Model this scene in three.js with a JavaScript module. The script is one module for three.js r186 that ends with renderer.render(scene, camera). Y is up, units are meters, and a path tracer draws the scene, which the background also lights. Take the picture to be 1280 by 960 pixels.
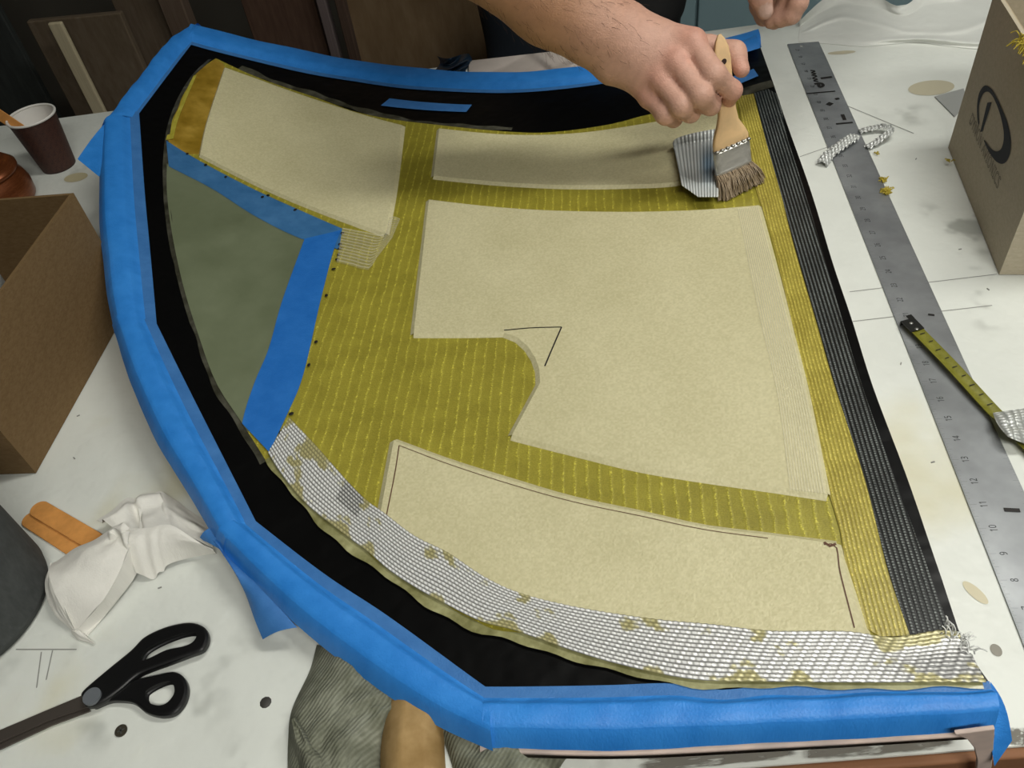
import * as THREE from 'three';
import { mergeGeometries } from 'three/addons/utils/BufferGeometryUtils.js';
import { RoundedBoxGeometry } from 'three/addons/geometries/RoundedBoxGeometry.js';
import { RectAreaLightUniformsLib } from 'three/addons/lights/RectAreaLightUniformsLib.js';

// ---------------------------------------------------------------- camera, light, exposure
const T = 0.9, EYE = 0.6456, F = 1030;                     // table height, eye above the table, focal length in pixels of a 1280 wide frame
const BX = [0.99186478, -0.1106578, 0.06292138], BY = [-0.03138419, -0.69161123, -0.72158779], BZ = [-0.12336645, -0.71374279, 0.68945773];   // camera right / down / forward in (x, up, away)
const V3 = (x, y, z) => new THREE.Vector3(x, y, z);
const bw = (b, s = 1) => V3(b[0] * s, b[1] * s, -b[2] * s);
const EYEP = V3(0, T + EYE, 0);
const scene = new THREE.Scene();
scene.background = new THREE.Color(0x000000);
const camera = new THREE.PerspectiveCamera(2 * Math.atan(480 / F) * 180 / Math.PI, 1280 / 960, 0.05, 30);
camera.position.copy(EYEP);
camera.quaternion.setFromRotationMatrix(new THREE.Matrix4().makeBasis(bw(BX), bw(BY, -1), bw(BZ, -1)));
camera.updateMatrixWorld();
const renderer = new THREE.WebGLRenderer({ antialias: true });
renderer.toneMapping = THREE.LinearToneMapping;
renderer.toneMappingExposure = 2.27;
renderer.shadowMap.enabled = true;
RectAreaLightUniformsLib.init();
// the ceiling's fluorescent fittings: [x, z, turn, strength]
const FITTINGS = [[0.75, -0.9, 0.1, 8.2], [0.6, 0.7, 0.1, 15]];

// ---------------------------------------------------------------- helpers
function rng(seed) { let a = seed >>> 0; return () => { a = (a + 0x6d2b79f5) | 0; let t = Math.imul(a ^ (a >>> 15), 1 | a); t = (t + Math.imul(t ^ (t >>> 7), 61 | t)) ^ t; return ((t ^ (t >>> 14)) >>> 0) / 4294967296; }; }
const lerp = (a, b, t) => a + (b - a) * t, clamp = (x, a = 0, b = 1) => Math.min(b, Math.max(a, x)), smooth = (a, b, x) => { const t = clamp((x - a) / (b - a)); return t * t * (3 - 2 * t); };
function ray(px, py) { const u = (px - 640) / F, v = (py - 480) / F; return V3(BX[0] * u + BY[0] * v + BZ[0], BX[1] * u + BY[1] * v + BZ[1], -(BX[2] * u + BY[2] * v + BZ[2])).normalize(); }
const along = (px, py, d) => EYEP.clone().addScaledVector(ray(px, py), d);                       // a point d metres from the eye
function at(px, py, h = 0) { const r = ray(px, py); return along(px, py, (h - EYE) / r.y); }     // on the level h above the table
function upright(px, py, z) { const r = ray(px, py); return along(px, py, z / r.z); }            // on the upright plane z
const curve = (x) => (x < -0.22 ? 0.42 : 0.2), bowl = (x) => 0.034 + curve(x) * (x + 0.22) ** 2, bowlSlope = (x) => 2 * curve(x) * (x + 0.22);          // the mould's surface above the table
function S(px, py, off = 0) { let p = at(px, py, 0.05 + off); for (let i = 0; i < 12; i++) p = at(px, py, bowl(p.x) + off); return p; }
function catmull(pts, step) {                                                                     // an open smooth curve through plan or 3D points
  if (pts.length < 2) return pts;
  const c = new THREE.CatmullRomCurve3(pts, false, 'centripetal'), n = Math.max(1, Math.ceil(c.getLength() / step));
  return c.getSpacedPoints(n);
}
const straight = (pts, step) => { const o = []; for (let i = 0; i + 1 < pts.length; i++) { const n = Math.max(1, Math.ceil(pts[i].distanceTo(pts[i + 1]) / step)); for (let k = 0; k < n; k++) o.push(pts[i].clone().lerp(pts[i + 1], k / n)); } o.push(pts[pts.length - 1].clone()); return o; };
function resample(pts, n) { const L = [0]; for (let i = 1; i < pts.length; i++) L.push(L[i - 1] + pts[i].distanceTo(pts[i - 1])); const o = []; let j = 1; for (let i = 0; i <= n; i++) { const s = L[L.length - 1] * i / n; while (j < pts.length - 1 && L[j] < s) j++; o.push(pts[j - 1].clone().lerp(pts[j], clamp((s - L[j - 1]) / (L[j] - L[j - 1] || 1)))); } return o; }
// names, labels
const used = {};
function numbered(name) { const n = used[name] || 0; used[name] = n + 1; return n ? `${name}_${String(n).padStart(3, '0')}` : name; }
function shade(m) { m.castShadow = true; m.receiveShadow = true; return m; }
function thing(name, label, category, pos, group) { const o = new THREE.Group(); o.name = numbered(name); o.position.copy(pos); o.userData = { label, category }; if (group) o.userData.group = group; scene.add(o); return o; }
function part(name, geo, mat, parent, label) { const g = geo.clone(), o = V3(0, 0, 0); for (let p = parent; p; p = p.parent) o.add(p.position); g.translate(-o.x, -o.y, -o.z); const m = shade(new THREE.Mesh(g, mat)); m.name = numbered(name); if (label) m.userData.label = label; parent.add(m); return m; }
function solo(name, label, category, geo, mat, group) { const g = geo; g.computeBoundingBox(); const b = g.boundingBox, p = V3((b.min.x + b.max.x) / 2, b.min.y, (b.min.z + b.max.z) / 2); g.translate(-p.x, -p.y, -p.z); const m = shade(new THREE.Mesh(g, mat)); m.position.copy(p); m.name = numbered(name); m.userData = { label, category }; if (group) m.userData.group = group; scene.add(m); return m; }
function struct(name, geo, mat) { const m = shade(new THREE.Mesh(geo, mat)); m.name = name; m.userData = { kind: 'structure' }; scene.add(m); return m; }
const box = (w, h, d, x, y, z, ry = 0, r = 0) => { const g = r ? new RoundedBoxGeometry(w, h, d, 2, r) : new THREE.BoxGeometry(w, h, d); g.rotateY(ry); g.translate(x, y, z); return g; };
function flatten(g) { const o = g.index ? g.toNonIndexed() : g; for (const k of Object.keys(o.attributes)) if (!['position', 'normal', 'uv'].includes(k)) o.deleteAttribute(k); return o; }
const merge = (list) => mergeGeometries(list.map(flatten));
function meshOf(pos, idx, uv, normals) { const g = new THREE.BufferGeometry(); g.setAttribute('position', new THREE.Float32BufferAttribute(pos, 3)); if (uv) g.setAttribute('uv', new THREE.Float32BufferAttribute(uv, 2)); g.setIndex(idx); if (normals) g.setAttribute('normal', new THREE.Float32BufferAttribute(normals, 3)); else g.computeVertexNormals(); return g; }
// a grid of points rows x cols -> one sheet; with thickness, a closed one
function sheet(rows, uvf, thick = 0) {
  const R = rows.length, C = rows[0].length, pos = [], uv = [], idx = [];
  rows.forEach((r, i) => r.forEach((p, j) => { pos.push(p.x, p.y, p.z); const q = uvf ? uvf(p, i / (R - 1), j / (C - 1)) : [p.x, p.z]; uv.push(q[0], q[1]); }));
  for (let i = 0; i < R - 1; i++) for (let j = 0; j < C - 1; j++) { const a = i * C + j; idx.push(a, a + 1, a + C, a + 1, a + C + 1, a + C); }
  const g = meshOf(pos, idx, uv);
  let up = 0; const nn = g.attributes.normal; for (let i = 0; i < nn.count; i++) up += nn.getY(i);
  if (up < 0) { for (let i = 0; i < idx.length; i += 3) [idx[i], idx[i + 1]] = [idx[i + 1], idx[i]]; g.setIndex(idx); g.computeVertexNormals(); }
  if (!thick) return g;
  const n = R * C, n2 = g.attributes.normal, p2 = pos.slice(), u2 = uv.concat(uv), ix = g.index.array, id2 = Array.from(ix);
  for (let i = 0; i < n; i++) p2.push(pos[i * 3] - n2.getX(i) * thick, pos[i * 3 + 1] - n2.getY(i) * thick, pos[i * 3 + 2] - n2.getZ(i) * thick);
  for (let i = 0; i < ix.length; i += 3) id2.push(ix[i] + n, ix[i + 2] + n, ix[i + 1] + n);
  const edge = []; for (let j = 0; j < C; j++) edge.push(j); for (let i = 1; i < R; i++) edge.push(i * C + C - 1); for (let j = C - 2; j >= 0; j--) edge.push((R - 1) * C + j); for (let i = R - 2; i > 0; i--) edge.push(i * C);
  const base = 2 * n, sgn = up < 0 ? 1 : -1;
  edge.forEach((v) => { p2.push(p2[v * 3], p2[v * 3 + 1], p2[v * 3 + 2], p2[(v + n) * 3], p2[(v + n) * 3 + 1], p2[(v + n) * 3 + 2]); u2.push(uv[v * 2], uv[v * 2 + 1], uv[v * 2], uv[v * 2 + 1]); });
  for (let k = 0; k < edge.length; k++) { const a = base + k * 2, b = base + ((k + 1) % edge.length) * 2; sgn < 0 ? id2.push(a, a + 1, b, b, a + 1, b + 1) : id2.push(a, b, a + 1, b, b + 1, a + 1); }
  return meshOf(p2, id2, u2);
}
// a closed plate over the mould: a plan outline, cut into narrow strips along x so that it follows the bowl; wall flares outwards by 'flare'
function plate(outline, off, thick, { h = bowl, flare = 0, step = 0.025, uvs = (p) => [p.x, -p.z], level = false } = {}) {
  let pl = outline.map((p) => new THREE.Vector2(p.x, -p.z));
  if (THREE.ShapeUtils.area(pl) < 0) pl.reverse();
  const pos = [], nor = [], uv = [];
  const put = (x, y, z, n) => { pos.push(x, y, z); nor.push(n[0], n[1], n[2]); const q = uvs({ x, y, z }); uv.push(q[0], q[1]); };
  const up = (x) => { if (level) return [0, 1, 0]; const s = bowlSlope(x), l = Math.hypot(1, s); return [-s / l, 1 / l, 0]; };
  const hh = (x) => T + (level ? level : h(x)) + off;
  const xs = pl.map((p) => p.x), x0 = Math.min(...xs), x1 = Math.max(...xs), n = level ? 1 : Math.ceil((x1 - x0) / step);
  const cut = (poly, xa, keep) => { const o = []; for (let i = 0; i < poly.length; i++) { const a = poly[i], b = poly[(i + 1) % poly.length], ia = keep * (a.x - xa) >= 0, ib = keep * (b.x - xa) >= 0; if (ia) o.push(a); if (ia !== ib) o.push(a.clone().lerp(b, (xa - a.x) / (b.x - a.x))); } return o; };
  for (let k = 0; k < n; k++) {
    const a = lerp(x0, x1, k / n), b = lerp(x0, x1, (k + 1) / n), c = level ? pl : cut(cut(pl, a, 1), b, -1);
    if (c.length < 3) continue;
    for (const f of THREE.ShapeUtils.triangulateShape(c, [])) for (const i of f) put(c[i].x, hh(c[i].x), -c[i].y, up(c[i].x));
    if (thick) for (const f of THREE.ShapeUtils.triangulateShape(c, [])) for (const i of [f[0], f[2], f[1]]) put(c[i].x, hh(c[i].x) - thick, -c[i].y, up(c[i].x).map((v) => -v));
  }
  if (thick) for (let i = 0; i < pl.length; i++) {
    const a = pl[i], b = pl[(i + 1) % pl.length], d = b.clone().sub(a), l = d.length(); if (l < 1e-6) continue;
    const nx = d.y / l, nz = d.x / l, N = [nx, flare ? 1.3 : 0.2, nz], e = [nx * flare, nz * flare];
    const A = [a.x, hh(a.x), -a.y], B = [b.x, hh(b.x), -b.y], A2 = [a.x + e[0], A[1] - thick, -a.y + e[1]], B2 = [b.x + e[0], B[1] - thick, -b.y + e[1]];
    for (const q of [A, A2, B, B, A2, B2]) put(q[0], q[1], q[2], N);
  }
  const g = new THREE.BufferGeometry(); g.setAttribute('position', new THREE.Float32BufferAttribute(pos, 3)); g.setAttribute('normal', new THREE.Float32BufferAttribute(nor, 3)); g.setAttribute('uv', new THREE.Float32BufferAttribute(uv, 2)); return g;
}
const trace = (runs, off = 0, step = 0.02, smoothRuns = true, f = S) => runs.flatMap((r) => (smoothRuns && r.length > 2 ? catmull : straight)(r.map(([x, y]) => f(x, y, off)), step));
const line = (pts, off = 0, step = 0.012, f = S) => catmull(pts.map(([x, y]) => f(x, y, off)), step);
function ribbon(pts, w, lift = 0, flat = true) { const rows = pts.map((p, i) => { const a = pts[Math.max(0, i - 1)], b = pts[Math.min(pts.length - 1, i + 1)], d = b.clone().sub(a).normalize(), s = V3(d.z, 0, -d.x).normalize().multiplyScalar((typeof w === 'function' ? w(i / (pts.length - 1)) : w) / 2); return [p.clone().add(s).setY(p.y + lift), p.clone().sub(s).setY(p.y + lift)]; }); return sheet(rows); }
const tube = (pts, r, seg = 8, n = 0) => new THREE.TubeGeometry(new THREE.CatmullRomCurve3(pts, false, 'centripetal'), n || pts.length * 6, r, seg, false);

// ---------------------------------------------------------------- textures
function noiseField(w, h, cells, seed, octaves = 4, gain = 0.5) {                                 // tileable value noise, 0..1
  const out = new Float32Array(w * h); let amp = 1, tot = 0;
  for (let o = 0; o < octaves; o++) {
    const c = cells << o, r = rng(seed + o * 77), gr = new Float32Array(c * c); for (let i = 0; i < gr.length; i++) gr[i] = r();
    for (let y = 0; y < h; y++) { const fy = y / h * c, y0 = Math.floor(fy), ty = fy - y0, sy = ty * ty * (3 - 2 * ty), ya = (y0 % c) * c, yb = ((y0 + 1) % c) * c;
      for (let x = 0; x < w; x++) { const fx = x / w * c, x0 = Math.floor(fx), tx = fx - x0, sx = tx * tx * (3 - 2 * tx), xa = x0 % c, xb = (x0 + 1) % c; out[y * w + x] += amp * lerp(lerp(gr[ya + xa], gr[ya + xb], sx), lerp(gr[yb + xa], gr[yb + xb], sx), sy); } }
    tot += amp; amp *= gain;
  }
  for (let i = 0; i < out.length; i++) out[i] /= tot; return out;
}
function tex(w, h, f, { srgb = true, tile = 1, tileY = tile } = {}) {                             // f(x, y) -> [r, g, b(, a)] 0..255
  const d = new Uint8Array(w * h * 4);
  for (let y = 0; y < h; y++) for (let x = 0; x < w; x++) { const c = f(x, y), i = (y * w + x) * 4; d[i] = clamp(c[0], 0, 255); d[i + 1] = clamp(c[1], 0, 255); d[i + 2] = clamp(c[2], 0, 255); d[i + 3] = c.length > 3 ? clamp(c[3], 0, 255) : 255; }
  const t = new THREE.DataTexture(d, w, h); t.wrapS = t.wrapT = THREE.RepeatWrapping; t.magFilter = THREE.LinearFilter; t.minFilter = THREE.LinearMipmapLinearFilter; t.generateMipmaps = true; if (srgb) t.colorSpace = THREE.SRGBColorSpace; t.repeat.set(1 / tile, 1 / tileY); t.needsUpdate = true; return t;
}
function mottle(rgb, amount, { size = 256, cells = 8, seed = 1, tile = 0.3, oct = 4, warm = 0 } = {}) { const n = noiseField(size, size, cells, seed, oct, 0.65); return tex(size, size, (x, y) => { const v = (n[y * size + x] - 0.5) * amount; return [rgb[0] + v * 255 * (1 + warm), rgb[1] + v * 255, rgb[2] + v * 255 * (1 - warm)]; }, { tile }); }
function bumpNoise({ size = 256, cells = 32, seed = 5, tile = 0.1, oct = 3 } = {}) { const n = noiseField(size, size, cells, seed, oct, 0.6); return tex(size, size, (x, y) => { const v = clamp((n[y * size + x] - 0.5) * 2.2 + 0.5) * 255; return [v, v, v]; }, { srgb: false, tile }); }
const std = (o) => new THREE.MeshStandardMaterial({ roughness: 0.8, side: THREE.DoubleSide, ...o });
const phys = (o) => new THREE.MeshPhysicalMaterial({ roughness: 0.5, side: THREE.DoubleSide, ...o });
function canvasTex(w, h, draw) { const c = document.createElement('canvas'); c.width = w; c.height = h; const g = c.getContext('2d'); draw(g, w, h); const t = new THREE.CanvasTexture(c); t.colorSpace = THREE.SRGBColorSpace; t.anisotropy = 8; return t; }

// white painted table: stains, grey scuffs
const tableMap = (() => { const s = 1024, a = noiseField(s, s, 5, 11, 5, 0.55), b = noiseField(s, s, 24, 21, 4, 0.6), c = noiseField(s, s, 9, 31, 3, 0.5); return tex(s, s, (x, y) => { const i = y * s + x, st = smooth(0.6, 0.78, a[i]) * 15, gr = (b[i] - 0.5) * 10 + smooth(0.64, 0.78, c[i]) * smooth(0.5, 0.7, b[i]) * 45; return [217 - st * 0.6 - gr, 220 - st - gr, 213 - st * 2.2 - gr]; }, { tile: 1.3 }); })();
const M = {};
M.table = std({ map: tableMap, roughness: 0.45, bumpMap: bumpNoise({ cells: 16, tile: 0.25, seed: 8 }), bumpScale: 0.0004 });
M.wood = std({ map: (() => { const n = noiseField(256, 256, 6, 3, 4, 0.6), m = noiseField(256, 256, 32, 4, 2); return tex(256, 256, (x, y) => { const v = Math.sin((y / 256 * 20 + n[y * 256 + x] * 3) * 6.28) * 10 + (m[y * 256 + x] - 0.5) * 40; return [134 + v, 92 + v * 0.8, 62 + v * 0.6]; }, { tile: 0.3, tileY: 0.1 }); })(), roughness: 0.75 });
M.tape = phys({ map: mottle([46, 132, 216], 0.1, { cells: 10, seed: 41, tile: 0.16, oct: 5 }), bumpMap: bumpNoise({ cells: 48, tile: 0.06, seed: 43 }), bumpScale: 0.0001, roughness: 0.5, sheen: 0.2, sheenRoughness: 0.5, sheenColor: new THREE.Color(0x88bbff) });
M.tapeThin = phys({ map: mottle([60, 116, 178], 0.1, { cells: 10, seed: 45, tile: 0.16, oct: 5 }), bumpMap: M.tape.bumpMap, bumpScale: 0.0001, roughness: 0.5 });
M.tapeDull = phys({ map: mottle([40, 110, 190], 0.1, { cells: 8, seed: 47, tile: 0.16, oct: 5 }), bumpMap: M.tape.bumpMap, bumpScale: 0.0001, roughness: 0.35 });
M.tapeWet = phys({ map: mottle([62, 112, 160], 0.14, { cells: 8, seed: 48, tile: 0.16, oct: 5 }), roughness: 0.35 });
M.gel = phys({ color: 0x060606, roughness: 0.35, specularIntensity: 0.5, bumpMap: bumpNoise({ cells: 6, tile: 0.2, seed: 51 }), bumpScale: 0.0006 });
M.lip = std({ map: mottle([196, 178, 168], 0.25, { cells: 6, seed: 55, tile: 0.2, warm: 0.2 }), roughness: 0.7 });
// stitched aramid cloth: threads run along z, one stitched line each 11 mm
const kevlar = (base, seed, amp = 1) => { const s = 512, n = noiseField(s, s, 6, seed, 4, 0.55), f = noiseField(s, s, 128, seed + 5, 1); return { color: tex(s, s, (x, y) => { const i = y * s + x, u = (x / s * 10 + (n[i] - 0.5) * 0.35) % 1, d = Math.exp(-(((u - 0.5) / 0.1) ** 2)), k = smooth(0.35, 0.75, f[i]) * (0.35 + 0.9 * smooth(0.4, 0.62, n[(i * 7 + 911) % n.length])), w = Math.sin(y / s * 6.283 * 60) * 4, v = (n[i] - 0.5) * 28 + (f[i] - 0.5) * 16 + w + d * (8 + 40 * k) * amp; return [base[0] + v, base[1] + v * 0.97, base[2] + v * 0.55]; }, { tile: 0.11 }), bump: tex(s, s, (x, y) => { const i = y * s + x, u = (x / s * 10 + (n[i] - 0.5) * 0.35) % 1, v = 90 + 110 * Math.exp(-(((u - 0.5) / 0.12) ** 2)) + (f[i] - 0.5) * 60; return [v, v, v]; }, { srgb: false, tile: 0.11 }) }; };
const kv = kevlar([146, 137, 44], 61);
M.kevlar = phys({ map: kv.color, bumpMap: kv.bump, bumpScale: 0.0005, roughness: 0.5, clearcoat: 0.25, clearcoatRoughness: 0.35 });
const kv2 = (() => { const s = 512, n = noiseField(s, s, 6, 71, 4, 0.5), f = noiseField(s, s, 128, 75, 1); const g = (x, y) => { const i = y * s + x, u = Math.sin((x / s * 34 + (n[i] - 0.5) * 0.5) * 6.283), k = f[i]; return [u, k, n[i]]; }; return { color: tex(s, s, (x, y) => { const [u, k, m] = g(x, y), v = u * 11 + (k - 0.5) * 26 + (m - 0.5) * 30 + (u > 0.55 && k > 0.62 ? 34 : 0); return [163 + v, 149 + v, 62 + v * 0.7]; }, { tile: 0.11 }), bump: tex(s, s, (x, y) => { const v = 128 + 90 * g(x, y)[0]; return [v, v, v]; }, { srgb: false, tile: 0.11 }) }; })();
M.kevlarWet = phys({ map: kv2.color, bumpMap: kv2.bump, bumpScale: 0.0005, roughness: 0.4, clearcoat: 0.4, clearcoatRoughness: 0.3 });
M.amber = phys({ map: mottle([156, 126, 42], 0.3, { cells: 5, seed: 77, tile: 0.12, warm: 0.1 }), roughness: 0.4, clearcoat: 0.5, clearcoatRoughness: 0.3 });
M.kevlarYellow = phys({ map: mottle([178, 168, 60], 0.2, { cells: 8, seed: 78, tile: 0.1 }), roughness: 0.5 });
M.foam = std({ map: (() => { const s = 512, a = noiseField(s, s, 170, 81, 1), b = noiseField(s, s, 5, 82, 4, 0.5); return tex(s, s, (x, y) => { const i = y * s + x, v = (a[i] - 0.5) * 15 + (b[i] - 0.5) * 16; return [202 + v, 195 + v, 155 + v * 1.1]; }, { tile: 0.32 }); })(), bumpMap: bumpNoise({ cells: 64, tile: 0.1, seed: 83 }), bumpScale: 0.00018, roughness: 0.55 });
M.foamEdge = std({ map: mottle([186, 172, 128], 0.12, { cells: 16, seed: 85, tile: 0.15 }), roughness: 0.6 });
M.window = phys({ map: mottle([110, 118, 92], 0.13, { cells: 4, seed: 87, tile: 0.35, oct: 5 }), roughness: 0.32, clearcoat: 0.5, clearcoatRoughness: 0.3, bumpMap: bumpNoise({ cells: 10, tile: 0.2, seed: 88 }), bumpScale: 0.0004 });
const weave = (dark, lite, seed, rows = 20, glint = 0.6) => { const s = 512, n = noiseField(s, s, 6, seed, 3), f = noiseField(s, s, 128, seed + 3, 1); const g = (x, y) => { const i = y * s + x, r = x / s * rows, row = Math.floor(r), u = Math.sin(Math.PI * (r - row)), k = Math.abs(Math.sin((y / s * 40 + row * 0.5) * Math.PI)); return [u * (0.35 + 0.65 * k), n[i], f[i]]; }; return { color: tex(s, s, (x, y) => { const [u, m, k] = g(x, y), t = clamp(smooth(0.35, 1, u) * (0.55 + glint * k) * lerp(0.6, 1.2, m)); return [0, 1, 2].map((c) => lerp(dark[c], lite[c], t)); }, { tile: 0.1 }), bump: tex(s, s, (x, y) => { const v = 255 * g(x, y)[0]; return [v, v, v]; }, { srgb: false, tile: 0.1 }) }; };
const cw = weave([12, 14, 13], [118, 124, 120], 91, 28, 0.9);
M.carbon = phys({ map: cw.color, bumpMap: cw.bump, bumpScale: 0.0007, roughness: 0.38, clearcoat: 0.3, clearcoatRoughness: 0.3 });
M.fringe = phys({ map: mottle([66, 65, 54], 0.35, { cells: 10, seed: 95, tile: 0.14, oct: 5 }), roughness: 0.4 });
M.fringePale = phys({ map: mottle([138, 136, 92], 0.4, { cells: 10, seed: 96, tile: 0.14, oct: 5 }), roughness: 0.4, clearcoat: 0.4 });
M.ink = std({ color: 0x15110e, roughness: 0.6 });
M.inkBrown = std({ color: 0x5c3c2a, roughness: 0.6 });
M.inkGrey = std({ color: 0x8b8b86, roughness: 0.8 });
M.card = std({ map: mottle([114, 90, 56], 0.1, { cells: 24, seed: 101, tile: 0.3, oct: 4 }), roughness: 0.9 });
M.cardIn = std({ map: mottle([118, 84, 54], 0.1, { cells: 24, seed: 102, tile: 0.3 }), roughness: 0.9 });
M.cardPale = std({ map: mottle([176, 160, 134], 0.1, { cells: 24, seed: 103, tile: 0.3 }), roughness: 0.9 });
M.black = phys({ color: 0x0d0d0e, roughness: 0.38 });
M.blade = std({ color: 0x57504a, metalness: 0.5, roughness: 0.42 });
M.steel = std({ color: 0x9a9a96, metalness: 0.9, roughness: 0.35 });
M.pivot = std({ color: 0x70757a, roughness: 0.5, metalness: 0.3 });
M.stick = std({ map: mottle([204, 142, 74], 0.12, { cells: 8, seed: 105, tile: 0.08, warm: 0.3 }), roughness: 0.65 });
M.stickPale = std({ color: 0xd9b98e, roughness: 0.6 });
M.napkin = phys({ map: mottle([224, 222, 214], 0.04, { cells: 30, seed: 107, tile: 0.2 }), roughness: 0.9, bumpMap: bumpNoise({ cells: 48, tile: 0.05, seed: 108 }), bumpScale: 0.0001 });
M.paper = std({ map: mottle([212, 214, 208], 0.07, { cells: 6, seed: 109, tile: 0.5, oct: 5 }), roughness: 0.8 });
M.towel = std({ map: (() => { const s = 256, n = noiseField(s, s, 6, 111, 5, 0.6), q = noiseField(s, s, 8, 112, 3); return tex(s, s, (x, y) => { const i = y * s + x, r = Math.sin((x / s * 32 + (q[i] - 0.5) * 0.8) * 6.283), v = r * 8 + (n[i] - 0.5) * 80; return [112 + v, 114 + v, 98 + v]; }, { tile: 0.1 }); })(), roughness: 0.95, bumpMap: (() => { const s = 128; return tex(s, s, (x, y) => { const v = 128 + 110 * Math.sin(x / s * 16 * 6.283) + 17 * Math.sin(y); return [v, v, v]; }, { srgb: false, tile: 0.05 }); })(), bumpScale: 0.0005 });
M.tan = std({ map: mottle([160, 130, 82], 0.22, { cells: 6, seed: 115, tile: 0.12, oct: 5 }), roughness: 0.75 });
M.tub = std({ map: mottle([66, 69, 68], 0.1, { cells: 24, seed: 117, tile: 0.2 }), roughness: 0.85 });
M.copper = std({ color: 0x94603e, metalness: 0.6, roughness: 0.33, map: mottle([215, 190, 170], 0.3, { cells: 6, seed: 118, tile: 0.08 }) });
M.cup = std({ map: mottle([62, 36, 28], 0.2, { cells: 12, seed: 119, tile: 0.05, warm: 0.4, oct: 5 }), roughness: 0.6 });
M.cupWhite = std({ color: 0xd8d6d0, roughness: 0.6 });
M.brushWood = std({ map: mottle([214, 180, 132], 0.1, { cells: 6, seed: 121, tile: 0.06, warm: 0.3 }), roughness: 0.6 });
M.bristle = std({ map: (() => { const s = 128, n = noiseField(s, s, 32, 123, 2), m = noiseField(s, s, 3, 124, 3); return tex(s, s, (x, y) => { const v = (n[(y >> 3) * s + x] - 0.5) * 90 + (m[y * s + x] - 0.5) * 80; return [150 + v, 132 + v, 108 + v * 0.8]; }, { tile: 0.05 }); })(), roughness: 0.5 });
M.blade2 = std({ map: mottle([118, 116, 34], 0.12, { cells: 10, seed: 125, tile: 0.05 }), roughness: 0.45 });
M.darkMetal = std({ color: 0x2a2a28, metalness: 0.6, roughness: 0.45 });
const gw = weave([165, 168, 164], [244, 246, 245], 131, 20, 0.5);
M.glass = phys({ map: gw.color, bumpMap: gw.bump, bumpScale: 0.001, roughness: 0.28, metalness: 0.25, clearcoat: 0.3, clearcoatRoughness: 0.25 });
M.fluff = std({ color: 0xb9a63a, roughness: 0.8 });
M.concrete = std({ map: mottle([70, 66, 60], 0.2, { cells: 6, seed: 141, tile: 1.2, oct: 5 }), roughness: 0.9 });
M.wall = std({ color: 0x57534a, roughness: 0.95 });
M.ceiling = std({ color: 0x9a968c, roughness: 0.95 });
M.white = std({ color: 0xe4e4de, roughness: 0.5 });

// ---------------------------------------------------------------- the room
const RX0 = -2.6, RX1 = 2.6, RZ0 = -2.9, RZ1 = 2.2, RH = 2.75;
struct('floor', box(RX1 - RX0 + 0.2, 0.1, RZ1 - RZ0 + 0.2, (RX0 + RX1) / 2, -0.05, (RZ0 + RZ1) / 2), M.concrete);
struct('ceiling', box(RX1 - RX0 + 0.2, 0.1, RZ1 - RZ0 + 0.2, (RX0 + RX1) / 2, RH + 0.05, (RZ0 + RZ1) / 2), M.ceiling);
struct('wall_back', box(RX1 - RX0, RH, 0.1, 0, RH / 2, RZ0 - 0.05), M.wall);
struct('wall_front', box(RX1 - RX0, RH, 0.1, 0, RH / 2, RZ1 + 0.05), M.wall);
struct('wall_left', box(0.1, RH, RZ1 - RZ0 + 0.2, RX0 - 0.05, RH / 2, (RZ0 + RZ1) / 2), M.wall);
struct('wall_right', box(0.1, RH, RZ1 - RZ0 + 0.2, RX1 + 0.05, RH / 2, (RZ0 + RZ1) / 2), M.wall);
const tubeGlow = new THREE.MeshStandardMaterial({ color: 0xffffff, emissive: new THREE.Color(1, 0.99, 0.93), emissiveIntensity: 3 });
FITTINGS.forEach(([x, z, turn, power], i) => {
  const y = RH - 0.09, t = thing('ceiling_light', i ? 'white twin tube fluorescent ceiling fitting behind the viewer' : 'white twin tube fluorescent ceiling fitting over the far half of the table', 'ceiling light', V3(x, y, z));
  t.rotation.y = turn;
  const add = (name, g, m) => { const o = shade(new THREE.Mesh(g, m)); o.name = numbered(name); t.add(o); };
  add('housing', box(1.24, 0.06, 0.3, 0, 0.06, 0, 0, 0.01), M.white);
  for (const s of [-1, 1]) { const g = new THREE.CylinderGeometry(0.013, 0.013, 1.2, 12); g.rotateZ(Math.PI / 2); g.translate(0, 0.012, s * 0.07); add('fluorescent_tube', g, tubeGlow); }
  const l = new THREE.RectAreaLight(new THREE.Color(1, 0.99, 0.93), power, 1.2, 0.26); l.position.set(x, y - 0.01, z); l.lookAt(x, 0, z); l.rotateZ(turn); scene.add(l);
});

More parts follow.
